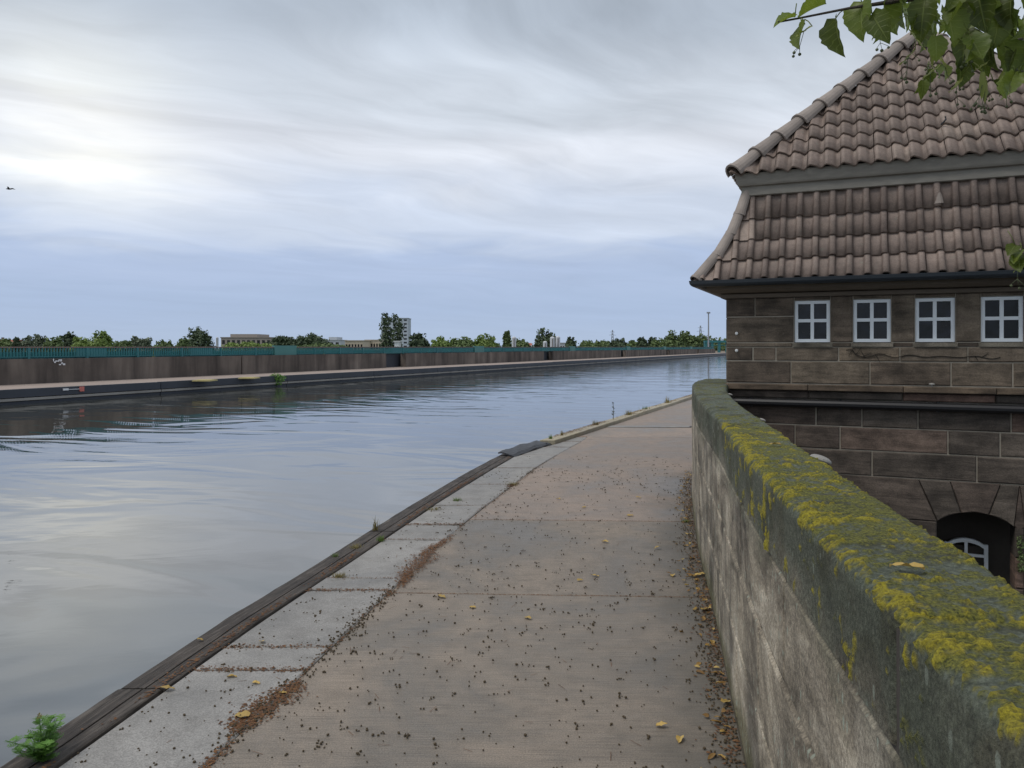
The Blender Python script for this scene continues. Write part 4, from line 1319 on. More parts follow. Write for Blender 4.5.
# ------------------------------------------------------------------ foliage helpers
def mk_leafmat(name, cols, transl=.25, rough=.55, scale=.5, rnd=.12):
    m, n, l, p, o = mat(name)
    t = n.new('ShaderNodeTexCoord').outputs['Object']
    ge = n.new('ShaderNodeNewGeometry')
    r = ramp_node(n, [(i/(len(cols)-1), c) for i, c in enumerate(cols)])
    nz = noise(n, l, t, scale, 3, .6)
    ad = math2(n, l, 'ADD', math2(n, l, 'MULTIPLY', ge.outputs['Random Per Island'], .6), math2(n, l, 'MULTIPLY', nz.outputs['Fac'], .5))
    l.new(ad, r.inputs[0])
    oi = n.new('ShaderNodeObjectInfo')
    mr = n.new('ShaderNodeMapRange'); mr.inputs['To Min'].default_value = 1-rnd; mr.inputs['To Max'].default_value = 1+rnd
    l.new(oi.outputs['Random'], mr.inputs[0])
    hs = n.new('ShaderNodeHueSaturation'); l.new(r.outputs[0], hs.inputs['Color']); l.new(mr.outputs[0], hs.inputs['Value'])
    l.new(hs.outputs[0], p.inputs['Base Color']); p.inputs['Roughness'].default_value = rough
    if transl:
        tb = n.new('ShaderNodeBsdfTranslucent'); l.new(hs.outputs[0], tb.inputs[0])
        mx = n.new('ShaderNodeMixShader'); mx.inputs[0].default_value = transl
        l.new(p.outputs[0], mx.inputs[1]); l.new(tb.outputs[0], mx.inputs[2]); l.new(mx.outputs[0], o.inputs[0])
    return m
M_bark = simple('bark', (.06, .05, .04), .9, .4, 6, bscale=20, bdist=.02, stretch=(1, 1, .2))
FT = {
 'dark': mk_leafmat('dark_foliage', [(.036, .056, .034), (.068, .10, .05), (.10, .14, .068)], .15, .7, .15, .08),
 'mid': mk_leafmat('mid_foliage', [(.07, .10, .045), (.125, .18, .065), (.18, .24, .09)], .2, .7, .15, .1),
 'light': mk_leafmat('light_foliage', [(.11, .165, .045), (.18, .26, .065), (.25, .33, .10)], .25, .7, .15, .08),
 'grey': mk_leafmat('grey_foliage', [(.09, .115, .08), (.145, .18, .115), (.19, .23, .15)], .2, .7, .15, .08),
}
def leaf_cloud(lobes, n, size, seed):
    r = np.random.default_rng(seed)
    vol = np.array([l_[3]*l_[4]*l_[5] for l_ in lobes])**.67; vol = vol/vol.sum()
    which = r.choice(len(lobes), n, p=vol)
    Lb = np.array(lobes)[which]
    d = r.normal(size=(n, 3)); d /= np.linalg.norm(d, axis=1, keepdims=True)
    rad = r.uniform(.25, 1.0, n)**.45 * (1+.06*r.normal(size=n))
    c = Lb[:, :3]+d*rad[:, None]*Lb[:, 3:6]
    nrm = d+r.normal(size=(n, 3))*.7; nrm[:, 2] += .3; nrm /= np.linalg.norm(nrm, axis=1, keepdims=True)
    t = np.cross(nrm, r.normal(size=(n, 3))); t /= np.linalg.norm(t, axis=1, keepdims=True); b = np.cross(nrm, t)
    s1_ = size*r.uniform(.6, 1.5, n)[:, None]; s2_ = size*r.uniform(.35, .9, n)[:, None]
    V = np.stack([c-t*s1_, c-b*s2_+nrm*s2_*.2, c+t*s1_, c+b*s2_], 1).reshape(-1, 3)
    F = np.arange(n*4).reshape(-1, 4)
    return V, F
def cloud_obj(name, V, F, m, parent):
    me = bpy.data.meshes.new(name); n = len(F)
    me.vertices.add(len(V)); me.vertices.foreach_set('co', V.ravel())
    me.loops.add(n*4); me.loops.foreach_set('vertex_index', F.ravel().astype(np.int32))
    me.polygons.add(n); me.polygons.foreach_set('loop_start', np.arange(0, n*4, 4, dtype=np.int32)); me.polygons.foreach_set('loop_total', np.full(n, 4, np.int32))
    me.materials.append(m); me.update()
    return ob(name, me, parent)
GZ = -8.5
_seed = [100]
def far_tree(px, ytop, wpx, d, kind, label, shape='round', group='trees beyond the far parapet', n=900):
    _seed[0] += 1; r = np.random.default_rng(_seed[0])
    x = (px-512)/FPX*d; top = EYE+(347-ytop)/FPX*d; H = top-GZ; w_ = 1.2*wpx/FPX*d
    base = (x, d, GZ)
    t = thing('poplar_tree' if shape == 'poplar' else 'far_tree', label, 'tree', base, group)
    mb = MB(); mb.tube([(x, d, GZ-.3), (x+.1, d, GZ+H*.35), (x, d, GZ+H*.8)], [H*.028, H*.02, H*.006], 7)
    for q in range(4):
        an = q*1.7+r.uniform(0, 1); zb_ = GZ+H*(.3+.1*q)
        mb.tube([(x, d, zb_), (x+math.cos(an)*w_*.2, d+math.sin(an)*w_*.2, zb_+H*.12)], [H*.01, H*.004], 5)
    mb.build('trunk', M_bark, t)
    lobes = []
    rx = w_/2
    if shape == 'poplar':
        for q in range(11):
            f_ = q/10; zc_ = GZ+H*(.12+.84*f_); rr = rx*(.55+.5*math.sin(math.pi*min(1, f_*.85+.12)))*.85
            lobes.append((x+r.normal()*rx*.18, d+r.normal()*rx*.18, zc_, rr, rr, H*.085))
    elif shape == 'wide':
        vis = top-EYE
        for q in range(34):
            u = r.uniform(-1, 1); rr = r.uniform(.09, .15)*w_; tz = EYE+vis*(1-.6*u*u)*r.uniform(.7, 1)
            rzz = min(rr, vis*.5+1.0)
            lobes.append((x+u*(rx-rr*.6), d+r.normal()*rx*.2, tz-rzz, rr, rr, rzz))
            if q % 2: lobes.append((x+u*(rx-rr*.6), d+r.normal()*rx*.2, tz-rzz*2.2, rr, rr, rzz*1.3))
        n = int(n*2)
    else:
        vis = top-EYE
        zc_ = EYE-.25*vis; rz = top-zc_
        for q in range(22):
            an = r.uniform(0, 6.28); el = r.uniform(-.3, 1.0)
            rr = rx*r.uniform(.20, .36); rzz = min(rr, rz*.40)
            k_ = math.sqrt(max(0, 1-el*el))
            lobes.append((x+math.cos(an)*(rx-rr)*k_, d+math.sin(an)*(rx-rr)*k_, zc_+el*(rz-rzz), rr, rr, rzz))
        for q in range(5):
            lobes.append((x+r.uniform(-.6, .6)*rx, d+r.uniform(-.5, .5)*rx, GZ+H*r.uniform(.35, .55), rx*.42, rx*.42, H*.14))
        for q in range(5): lobes.append((x, d, zc_, rx*.8, rx*.8, rz*.86))
        for q in range(9):
            u = r.uniform(-.75, .75); rr = rx*r.uniform(.10, .18)
            lobes.append((x+u*rx, d+r.uniform(-.3, .3)*rx, zc_+rz*math.sqrt(1-u*u)*r.uniform(.86, 1.06), rr, rr, min(rr*1.3, rz*.3)))
        n = int(n*2.4)
    V, F = leaf_cloud(lobes, n, max(.35, d*.0019), _seed[0])
    cloud_obj('crown', V, F, FT[kind], t)
    return t

TREES = [
 (3, 340, 30, 300, 'mid', 'round', 'bushy tree at the left edge in front of the red roof'),
 (17, 337.5, 8, 260, 'dark', 'round', 'small dark pointed tree just right of the red roof at far left'),
 (28, 337, 12, 280, 'grey', 'round', 'small grey green tree second right of the red roof at far left'),
 (40, 335, 16, 290, 'grey', 'round', 'rounded pale grey green tree in the far left tree row'),
 (54, 338, 18, 250, 'mid', 'round', 'low mid green tree between the pale grey green tree and the taller one'),
 (69, 333.5, 20, 280, 'dark', 'round', 'tallest dark domed tree in the far left tree row'),
 (82, 338, 20, 220, 'light', 'round', 'bright green low tree directly left of the feathery tree'),
 (101, 332.5, 24, 210, 'light', 'round', 'feathery bright green tree standing tallest at far left'),
 (122, 341, 18, 240, 'mid', 'round', 'low tree just right of the feathery bright green tree'),
 (140, 337.5, 22, 260, 'grey', 'round', 'greyish round tree midway between feathery tree and large dark tree'),
 (165, 341.5, 16, 260, 'mid', 'round', 'low tree in the gap left of the large dark tree'),
 (183, 339, 14, 240, 'mid', 'round', 'small bush like tree under the left flank of the large dark tree'),
 (199, 329, 28, 260, 'dark', 'round', 'large dark two lobed tree left of the tan flat roofed building'),
 (248, 340.5, 44, 230, 'light', 'wide', 'long low bright green thicket in front of the tan flat roofed building'),
 (283, 334.5, 26, 330, 'dark', 'wide', 'left one of the two broad dark crowns right of the tan building'),
 (309, 332, 36, 330, 'dark', 'wide', 'right one of the two broad dark crowns right of the tan building'),
 (322, 342.5, 44, 230, 'mid', 'wide', 'low green hedge like trees in front of the white low buildings'),
 (386, 314, 12.5, 300, 'dark', 'poplar', 'left taller poplar before the pale tower block'),
 (397.5, 315.5, 14, 300, 'dark', 'poplar', 'right wider poplar before the pale tower block'),
 (419, 333, 21, 260, 'dark', 'round', 'dark round tree just right of the pale tower block'),
 (443, 339, 24, 280, 'light', 'round', 'pale green tree next right of the dark round tree by the tower'),
 (464, 338.5, 26, 280, 'mid', 'round', 'second green tree right of the dark round tree by the tower'),
 (485, 337, 26, 280, 'light', 'round', 'domed light green tree in front of the railing box before the chimney'),
 (507, 331, 9, 300, 'mid', 'round', 'slim tree standing just left of the white chimney'),
 (520, 340, 20, 330, 'mid', 'round', 'tree partly behind the white chimney and the small red roof'),
 (546, 329, 23, 270, 'dark', 'round', 'big dark round tree behind the white silos'),
 (571, 338, 11, 330, 'dark', 'round', 'small dark tree just right of the white silos'),
 (588, 341.5, 18, 360, 'mid', 'round', 'low tree left of the nearer lattice pylon'),
 (604, 341, 18, 380, 'mid', 'round', 'low tree at the left foot of the nearer lattice pylon'),
 (619, 339.5, 18, 360, 'dark', 'round', 'dark tree at the right foot of the nearer lattice pylon'),
 (633, 342, 14, 380, 'mid', 'round', 'lowest tree in the row right of the nearer pylon'),
 (642, 338.5, 11, 360, 'dark', 'round', 'upright dark tree left of the bushy wood by the mast'),
 (653, 337.5, 12, 380, 'dark', 'round', 'upright dark tree touching the bushy wood by the mast'),
 (674, 331, 24, 340, 'mid', 'round', 'tallest domed tree of the bushy wood left of the mast'),
 (690, 334, 22, 345, 'mid', 'round', 'middle tree of the bushy wood left of the mast'),
 (703, 336, 20, 350, 'mid', 'round', 'last tree of the bushy wood beside the mast'),
 (722, 339, 24, 420, 'mid', 'round', 'tree beyond the teal bridge beside the gatehouse corner'),
 (660, 340, 18, 350, 'mid', 'round', 'low tree at the left foot of the bushy wood'),
]
for (px, yt, w_, d_, kd, shp, lb) in TREES:
    far_tree(px, yt, w_, d_, kd, lb, shp, n=1500 if w_ > 20 else 900)

# low far woods that read as one mass
for nm_, (p0, p1, dd_, kd) in enumerate(((-20, 175, 380, 'mid'), (425, 740, 470, 'dark'))):
    lobes = []
    rw = np.random.default_rng(900+nm_)
    px = p0
    while px < p1:
        x = (px-512)/FPX*dd_; rr = rw.uniform(3, 6); tp_ = EYE+(347-rw.uniform(341.8, 344.6))/FPX*dd_
        lobes.append((x, dd_+rw.uniform(-6, 6), tp_-rr*.8, rr, rr, rr*.8)); lobes.append((x, dd_, tp_-rr*1.8, rr, rr, rr*1.2)); px += rw.uniform(3, 6)
    V, F = leaf_cloud(lobes, 5200, .8, 300+nm_)
    o = cloud_obj('far_wood', V, F, FT[kd], None)
    tag(o, ('low green belt of woodland behind the far left trees', 'low dark belt of woodland behind the trees right of the tower')[nm_], 'woodland', kind='stuff')

# far buildings
def P_at(px, d): return (px-512)/FPX*d
def zy(y, d): return EYE+(347-y)/FPX*d
def far_building(name, label, px0, px1, ytop, d, col, depth=14, floors=3, cols=6, roofc=None, win=True, extra=None, cat='building'):
    x0, x1 = P_at(px0, d), P_at(px1, d); zt = zy(ytop, d)
    t = thing(name, label, cat, ((x0+x1)/2, d, GZ))
    m = simple(name+'_render', col, .8, .1, .2)
    mb = MB(); mb.box(x0, x1, d, d+depth, GZ-.3, zt); mb.build('wall', m, t)
    mb = MB(); mb.box(x0-.3, x1+.3, d-.3, d+depth+.3, zt, zt+.5); rf = mb.build('roof', simple(name+'_roof', roofc or tuple(c*.75 for c in col), .8), t)
    if extra:
        for (e0, e1, ey) in extra:
            mb = MB(); mb.box(P_at(e0, d), P_at(e1, d), d+2, d+depth-2, zt+.5, zy(ey, d)); mb.build('penthouse', m, t)
    if win:
        fh = (zt-GZ)/floors
        for fl in range(floors):
            for c in range(cols):
                cw = (x1-x0)/cols
                mb = MB(); a_ = x0+cw*(c+.22); z_ = GZ+fh*(fl+.35)
                mb.box(a_, a_+cw*.56, d-.06, d+.1, z_, z_+fh*.42); mb.build('window', M_glass, t)
    return t
far_building('tower_block', 'pale blue grey tower block behind the two poplars', 381, 408, 318.5, 620, (.47, .52, .58), 18, 11, 5)
far_building('flat_building', 'tan flat roofed building left of the broad dark crowns', 221, 271, 338, 420, (.34, .30, .26), 25, 3, 10, extra=[(229, 256, 334)])
far_building('white_building', 'low white building behind the broad dark crowns', 272, 340, 340.5, 480, (.5, .53, .56), 20, 3, 12, extra=[(328, 336, 337)])
far_building('beige_hall', 'low beige hall left of the tower block', 345, 363, 341.2, 380, (.55, .47, .36), 20, 2, 6)
far_building('cream_hall', 'low cream hall between the beige hall and the tower block', 365, 381, 340.6, 400, (.58, .50, .38), 20, 2, 6)
far_building('white_box_house', 'small white box building at the foot of the right poplar', 394.5, 399, 342.3, 250, (.75, .76, .76), 5, 2, 2, cat='hut')
far_building('low_hall', 'low pale hall between the white silos and the small dark tree', 560, 567, 343.5, 420, (.52, .53, .55), 14, 2, 3)
# pitched red-roofed houses
def red_house(px0, px1, yeave, yridge, d, label):
    x0, x1 = P_at(px0, d), P_at(px1, d); ze, zr_ = zy(yeave, d), zy(yridge, d)
    t = thing('red_roof_house', label, 'house', ((x0+x1)/2, d, GZ))
    mb = MB(); mb.box(x0, x1, d, d+10, GZ-.3, ze); mb.build('wall', simple('house_render', (.45, .40, .33), .8), t)
    mb = MB(); e = .5
    v = [(x0-e, d-e, ze), (x1+e, d-e, ze), (x1+e, d+10+e, ze), (x0-e, d+10+e, ze), (x0-e, d+5, zr_), (x1+e, d+5, zr_)]
    mb.add(v, [(0, 1, 5, 4), (2, 3, 4, 5), (1, 2, 5), (3, 0, 4), (3, 2, 1, 0)])
    rf = mb.build('roof', bpy.data.materials.get('red_roof') or simple('red_roof', (.34, .115, .075), .8), t)
    mb = MB(); mb.box(x0+1, x0+1.8, d+4.5, d+5.3, zr_-1, zr_+1); mb.build('chimney', M_farwall, rf)
    for q in range(3):
        w_ = (x1-x0)/3; mb = MB(); mb.box(x0+w_*(q+.3), x0+w_*(q+.7), d-.05, d+.1, ze-2.2, ze-.8); mb.build('window', M_glass, t)
red_house(-8, 13, 343, 339.6, 330, 'house with red tiled roof at the far left edge')
red_house(519, 531, 345.5, 343, 360, 'small red roofed house between the white chimney and the silos')
# silos and chimney
def silo(px0, px1, ytop, d, label):
    x = P_at((px0+px1)/2, d); r_ = (P_at(px1, d)-P_at(px0, d))/2; zt = zy(ytop, d)
    t = thing('silo', label, 'silo', (x, d, GZ), 'pale silos beyond the far parapet')
    mb = MB(); mb.tube([(x, d, GZ-.2), (x, d, zt-.6*r_)], r_, 18); mb.build('shell', M_wsilo, t, smooth=False)
    mb = MB(); mb.tube([(x, d, zt-.6*r_), (x, d, zt-.2*r_), (x, d, zt)], [r_*1.03, r_*.7, r_*.12], 18); mb.build('cap', M_wsilo, t)
    mb = MB(); mb.box(x-r_*.15, x+r_*.15, d-r_*1.08, d-r_*.98, GZ, zt-r_); mb.build('ladder', M_farwall, t)
M_wsilo = simple('silo_paint', (.55, .57, .60), .6, .1, .2)
silo(511.8, 516.2, 336.5, 320, 'slender white chimney like silo standing alone left of the red roof')
silo(543, 547.2, 341, 255, 'short white silo in front of the big dark round tree')
silo(550, 554.8, 336.5, 258, 'left of the two tall white silos beside the dark round tree')
silo(555.6, 560.2, 336, 260, 'right of the two tall white silos beside the dark round tree')
silo(216, 218.5, 337, 330, 'thin white pipe stack at the left end of the tan building')
# pylons
def pylon(px, ytop, d, label):
    x = P_at(px, d); zt = zy(ytop, d); H = zt-GZ
    t = thing('pylon', label, 'pylon', (x, d, GZ), 'lattice pylons on the horizon')
    mb = MB()
    w0, w1 = H*.09, H*.012
    for sx in (-1, 1):
        for sy in (-1, 1): mb.tube([(x+sx*w0, d+sy*w0, GZ), (x+sx*w1, d+sy*w1, zt)], .22, 4)
    for q in range(9):
        f0, f1 = q/9, (q+1)/9; a0, a1 = w0+(w1-w0)*f0, w0+(w1-w0)*f1
        for sy in (-1, 1):
            mb.tube([(x-a0, d+sy*a0, GZ+H*f0), (x+a1, d+sy*a1, GZ+H*f1)], .13, 4); mb.tube([(x+a0, d+sy*a0, GZ+H*f0), (x-a1, d+sy*a1, GZ+H*f1)], .13, 4)
    mb.build('lattice', M_pyl, t)
    for f_, w_ in ((.80, .13), (.92, .09)):
        mb = MB(); mb.tube([(x-H*w_, d, GZ+H*f_), (x, d, GZ+H*(f_+.015)), (x+H*w_, d, GZ+H*f_)], .2, 4); mb.build('cross_arm', M_pyl, t)
M_pyl = simple('pylon_steel', (.28, .30, .33), .6, .1, 1)
pylon(612.5, 330, 900, 'lattice pylon above the low trees midway to the mast')
pylon(700.5, 325.5, 1000, 'lattice pylon rising behind the bushy wood by the mast')
# mast with lamp head near the end of the trough
d_ = 262; x_ = P_at(708.5, d_)
ms = thing('lamp_mast', 'tall slender grey lamp mast by the teal bridge', 'mast', (x_, d_, -.3))
mb = MB(); mb.tube([(x_, d_, -.4), (x_, d_, zy(313, d_))], [.3, .2], 10); mb.build('pole', M_pyl, ms)
mb = MB(); mb.box(x_-.55, x_+.55, d_-.35, d_+.35, zy(313.5, d_), zy(312, d_)); mb.build('lamp_head', M_pyl, ms)
mb = MB(); mb.box(x_-.45, x_+.45, d_-.45, d_+.45, -.4, .3); mb.build('base', M_quay, ms)
# teal bridge / gate at the trough end
br_ = thing('teal_bridge', 'teal steel bridge frame at the end of the far railing', 'bridge', (P_at(716, 270), 270, -.3))
for (px, w_) in ((705.5, .5), (712, .4), (719, .4), (727, .5)):
    xx = P_at(px, 270); mb = MB(); mb.box(xx-w_, xx+w_, 269.5, 270.5, -.4, zy(341.5, 270)); mb.build('pillar', M_teal, br_)
mb = MB(); mb.box(P_at(704, 270), P_at(732, 270), 269.3, 270.7, zy(342.6, 270), zy(340.6, 270)); mb.build('girder', M_teal, br_)
mb = MB(); mb.box(P_at(704, 270), P_at(732, 270), 269.6, 270.4, zy(345.6, 270), zy(344.9, 270)); mb.build('handrail', M_teal, br_)
hb = thing('white_hut', 'small white hut beneath the teal bridge frame', 'hut', (P_at(711, 255), 255, -.3))
mb = MB(); mb.box(P_at(708.8, 255), P_at(713.6, 255), 255, 257, -.4, zy(347.3, 255)); mb.build('wall', M_wp, hb)
mb = MB(); mb.box(P_at(708.5, 255), P_at(713.9, 255), 254.8, 257.2, zy(347.3, 255), zy(347.0, 255)); mb.build('roof', M_pyl, hb)
mb = MB(); mb.box(P_at(710.5, 255), P_at(712, 255), 254.94, 255.05, -.3, zy(348.5, 255)); mb.build('door', M_teal, hb)
# street lamps behind the parapet
for (px, d_, lb) in ((659, 300, 'thin lamp post left of the bushy wood'), (647, 310, 'thin lamp post between the two upright dark trees')):
    pass

# ------------------------------------------------------------------ small vegetation
M_grass = mk_leafmat('grass_blade', [(.06, .12, .02), (.11, .19, .035), (.20, .24, .06)], .25, .6, 8)
M_dry = mk_leafmat('dry_grass', [(.13, .12, .04), (.24, .20, .07), (.33, .27, .11)], .25, .7, 8)
M_weed = mk_leafmat('weed_leaf', [(.07, .18, .03), (.13, .28, .05), (.20, .38, .08)], .35, .55, 14)
def tuft(loc, h, n, spread, m, label, seed, cat='grass tuft', name='grass_tuft'):
    r = random.Random(seed); mb = MB()
    for i in range(n):
        an = r.uniform(0, 6.28); l_ = h*r.uniform(.45, 1.0); lean = r.uniform(.1, 1.0)*spread
        bx, by = r.gauss(0, spread*.35), r.gauss(0, spread*.35)
        w_ = .0028+.0022*r.random()*h/.1
        px_, py_ = math.cos(an), math.sin(an); sx, sy = -py_, px_
        vs = []
        for k in range(4):
            t = k/3; rad = lean*t*t; zq = l_*(t-.25*t*t*lean/spread)
            ww = w_*(1-t*.95)
            cx, cy = bx+px_*rad, by+py_*rad
            vs += [(cx-sx*ww, cy-sy*ww, zq), (cx+sx*ww, cy+sy*ww, zq)]
        mb.add(vs, [(0, 1, 3, 2), (2, 3, 5, 4), (4, 5, 7, 6)])
    o = mb.build(name, m, None); o.location = loc
    return tag(o, label, cat, 'plants in the path joints and edges')
for k_, (px, py, h, n_, sp, m, lb) in enumerate([
    (340, 577, .035, 90, .07, M_dry, 'flat yellowish grass patch between two pale edge slabs'),
    (381, 541, .06, 60, .045, M_grass, 'small green tuft in the pale edge slabs beside the timber'),
    (374, 531, .17, 26, .05, M_dry, 'thin dry stalks rising from the timber edge'),
    (327, 557, .045, 40, .04, M_grass, 'tiny green tuft on the outer timber edge nearest the camera'),
    (356, 548, .04, 60, .07, M_dry, 'yellow moss like tuft along the timber edge'),
    (457, 501, .05, 60, .06, M_grass, 'green tuft in the timber joint midway to the bend'),
    (434, 510, .04, 60, .10, M_dry, 'straw coloured patch on the timber midway to the bend'),
    (513, 485, .05, 70, .10, M_dry, 'reddish straw patch at the slab joint before the bend'),
    (553, 441, .10, 40, .05, M_grass, 'green tuft at the near end of the pale kerb'),
    (568, 437, .13, 30, .05, M_dry, 'dry tuft on the kerb just past the cover sheet'),
    (600, 424, .13, 50, .09, M_dry, 'dry brown tuft on the kerb left of the tall stalk'),
    (628, 413, .16, 60, .10, M_dry, 'dry pale tuft on the kerb right of the tall stalk'),
    (641, 408, .12, 60, .14, M_grass, 'low green tuft on the kerb near the joint cover'),
    (655, 405, .26, 50, .12, M_dry, 'bushy straw coloured tuft farthest along the kerb'),
    (686, 522, .03, 60, .05, M_grass, 'green moss tuft in the joint at the foot of the wall')]):
    q = G(px, py)
    if 8 <= k_ < 14:
        q.y = (13.75, 14.3, 16.2, 18.6, 20.2, 22.6)[k_-8]; q.x = TO(q.y)+.12
    if q.y < 13: q.x = max(q.x, TO(q.y)+.06)
    tuft((q.x, q.y, .07 if 8 <= k_ < 14 else .0), h, n_, sp, m, lb, 40+k_)
# tall stalk on the kerb
def stalk():
    q = Vector((TO(17.4)+.12, 17.4, 0)); mb = MB()
    mb.tube([(0, 0, 0), (.01, 0, .2), (0, .01, .38)], [.008, .006, .004], 5)
    r = random.Random(3)
    for i in range(26):
        an = r.uniform(0, 6.28); zq = r.uniform(.08, .40); l_ = .07*(1.2-zq/.5)
        a_ = Vector((math.cos(an), math.sin(an), .5)); s_ = Vector((-a_.y, a_.x, 0))*.016; b_ = Vector((0, 0, zq))
        mb.add([b_, b_+a_*l_*.5+s_, b_+a_*l_, b_+a_*l_*.5-s_], [(0, 1, 2, 3)])
    o = mb.build('weed_stalk', mk_leafmat('dark_weed', [(.03, .04, .02), (.06, .07, .03), (.09, .08, .04)], .2, .6, 9), None)
    o.location = (q.x, q.y, .07); tag(o, 'upright dark weed stalk standing on the kerb', 'weed', 'plants in the path joints and edges')
stalk()
# leafy weed at the lower left corner
def weed():
    q = G(42, 762)
    t = thing('leafy_weed', 'bright green feathery weed growing over the timber at lower left', 'weed', (q.x, q.y, 0), 'plants in the path joints and edges')
    r = random.Random(12)
    for s_i in range(13):
        an = r.uniform(0, 6.28); h = r.uniform(.06, .15) if s_i > 2 else (.185, .175, .14)[s_i]
        lean = r.uniform(.03, .12) if s_i > 2 else .03
        if s_i == 0: an = 2.4
        if s_i == 1: an = .9
        mb = MB(); ml = MB()
        pts = [Vector((q.x+math.cos(an)*lean*t_*t_*1.2, q.y+math.sin(an)*lean*t_*t_*1.2, -.01+h*t_)) for t_ in (0, .33, .66, 1)]
        mb.tube(pts, [.0032, .0028, .0022, .0015], 5); st = mb.build('stem', M_weed, t)
        nl = int(h/.010)+3
        for i in range(nl):
            f_ = .15+.85*i/nl
            b_ = pts[0].lerp(pts[1], f_*3) if f_ < .33 else (pts[1].lerp(pts[2], f_*3-1) if f_ < .66 else pts[2].lerp(pts[3], f_*3-2))
            a2 = i*2.4+r.uniform(-.4, .4); L_ = r.uniform(.030, .058)*(1.15-.45*f_)
            dr = Vector((math.cos(a2), math.sin(a2), r.uniform(.1, .7))).normalized(); sd_ = dr.cross(Vector((0, 0, 1))).normalized()
            # pinnate leaf: midrib with leaflets
            ml.add([b_-sd_*.0012, b_+sd_*.0012, b_+dr*L_+sd_*.0005, b_+dr*L_-sd_*.0005], [(0, 1, 2, 3)])
            for k in range(1, 6):
                c_ = b_+dr*(L_*k/5.2); wl_ = .014*math.sin(math.pi*(k+.6)/6.6)+.004
                for sg in (-1, 1):
                    tip = c_+sd_*sg*wl_+dr*wl_*.6+Vector((0, 0, .003*r.uniform(-1, 1)))
                    ml.add([c_-dr*.003, c_+dr*.003, tip+dr*.0015, tip-dr*.0025], [(0, 1, 2, 3)])
        ml.build('leaves', M_weed, st)
        if s_i < 3:
            mf = MB(); c_ = pts[-1]
            for k in range(26):
                dd = Vector((r.gauss(0, 1), r.gauss(0, 1), r.gauss(.3, 1))).normalized()*r.uniform(.004, .013); s2 = Vector((r.gauss(0, 1), r.gauss(0, 1), r.gauss(0, 1))).normalized()*.004
                mf.add([c_+dd*.3, c_+dd+s2, c_+dd*1.2, c_+dd-s2], [(0, 1, 2, 3)])
            mf.build('flower_bud', M_dry if s_i == 0 else M_weed, st)
weed()
# shrub on the far quay
q = U(FP+.25, (lambda k: -FP*(.918+.396*k)/(.396-.918*k))((273-512)/FPX), 0)
V, F = leaf_cloud([(q.x, q.y, .02, .36, .25, .2), (q.x-.25, q.y, -.12, .28, .22, .22), (q.x+.28, q.y, -.1, .28, .2, .2), (q.x, q.y, -.32, .35, .2, .2)], 420, .05, 5)
o = thing('quay_shrub', 'bright green shrub growing out of the far quay edge', 'shrub', (q.x, q.y, -.1))
cloud_obj('foliage', V, F, M_weed, o)
mb = MB()
for k in range(5): mb.tube([(q.x-.26, q.y, -.25), (q.x+.1*(k-2), q.y, .1)], [.02, .008], 5)
mb.build('stem', M_bark, o)
# mossy fern clump on the niche pier
q = B(3.08, -.03, -.42)
V, F = leaf_cloud([(q.x, q.y, q.z, .035, .04, .12), (q.x+.01, q.y, q.z-.2, .04, .04, .12)], 220, .013, 9)
o = cloud_obj('wall_fern', V, F, FT['mid'], None); tag(o, 'green mossy fern clump hanging on the pier beside the arched niche', 'fern')

# ------------------------------------------------------------------ litter: nutlets, flakes, leaves
M_seed = simple('nutlet', (.075, .055, .03), .85, .5, 60)
M_flake = mk_leafmat('humus_flake', [(.055, .024, .011), (.115, .052, .021), (.18, .09, .034)], 0, .9, 6)
M_leafy = mk_leafmat('fallen_yellow_leaf', [(.34, .20, .05), (.46, .31, .08), (.52, .40, .15)], .15, .6, 9, .15)
M_leafb = mk_leafmat('fallen_brown_leaf', [(.10, .05, .018), (.20, .11, .03), (.34, .21, .05)], .1, .7, 9, .15)
ico = [(0, 0, 1), (.894, 0, .447), (.276, .851, .447), (-.724, .526, .447), (-.724, -.526, .447), (.276, -.851, .447), (.724, .526, -.447), (-.276, .851, -.447), (-.894, 0, -.447), (-.276, -.851, -.447), (.724, -.526, -.447), (0, 0, -1)]
icf = [(0,1,2),(0,2,3),(0,3,4),(0,4,5),(0,5,1),(1,6,2),(2,7,3),(3,8,4),(4,9,5),(5,10,1),(6,7,2),(7,8,3),(8,9,4),(9,10,5),(10,6,1),(11,7,6),(11,8,7),(11,9,8),(11,10,9),(11,6,10)]
mb = MB(); r = random.Random(5)
def seed_at(x, y, s=1.0):
    rr = (.0033+.0042*r.random()**1.7)*s; a = r.uniform(0, 6.28); e = r.uniform(.7, 1.0)
    ca, sa = math.cos(a), math.sin(a)
    v = []
    for (i, j, k) in ico:
        i2, j2 = i*1.15, j*e
        v.append((x+rr*(i2*ca-j2*sa), y+rr*(i2*sa+j2*ca), rr*.85+rr*k*.9+.001))
    mb.add(v, icf)
cnt = 0
while cnt < 2600:
    y = 1.6+10.4*r.random()**1.5
    x = TI(y)+(WALLX(y)-TI(y))*r.random()
    dn = float(fbm(np.array([[x*.9, y*.9, 0]]), 3, 3)[0])
    if r.random() > (dn-.25)*2.2: continue
    if x > WALLX(y)-.01: continue
    if r.random() < .28:
        for k in range(r.randint(2, 4)): seed_at(x+r.gauss(0, .012), y+r.gauss(0, .012)); cnt += 1
    else:
        seed_at(x, y); cnt += 1
for i in range(1500):      # drift along the foot of the wall
    y = 1.9+9*r.random()**1.4; x = WALLX(y)-abs(r.gauss(0, .075))-.012; seed_at(x, y)
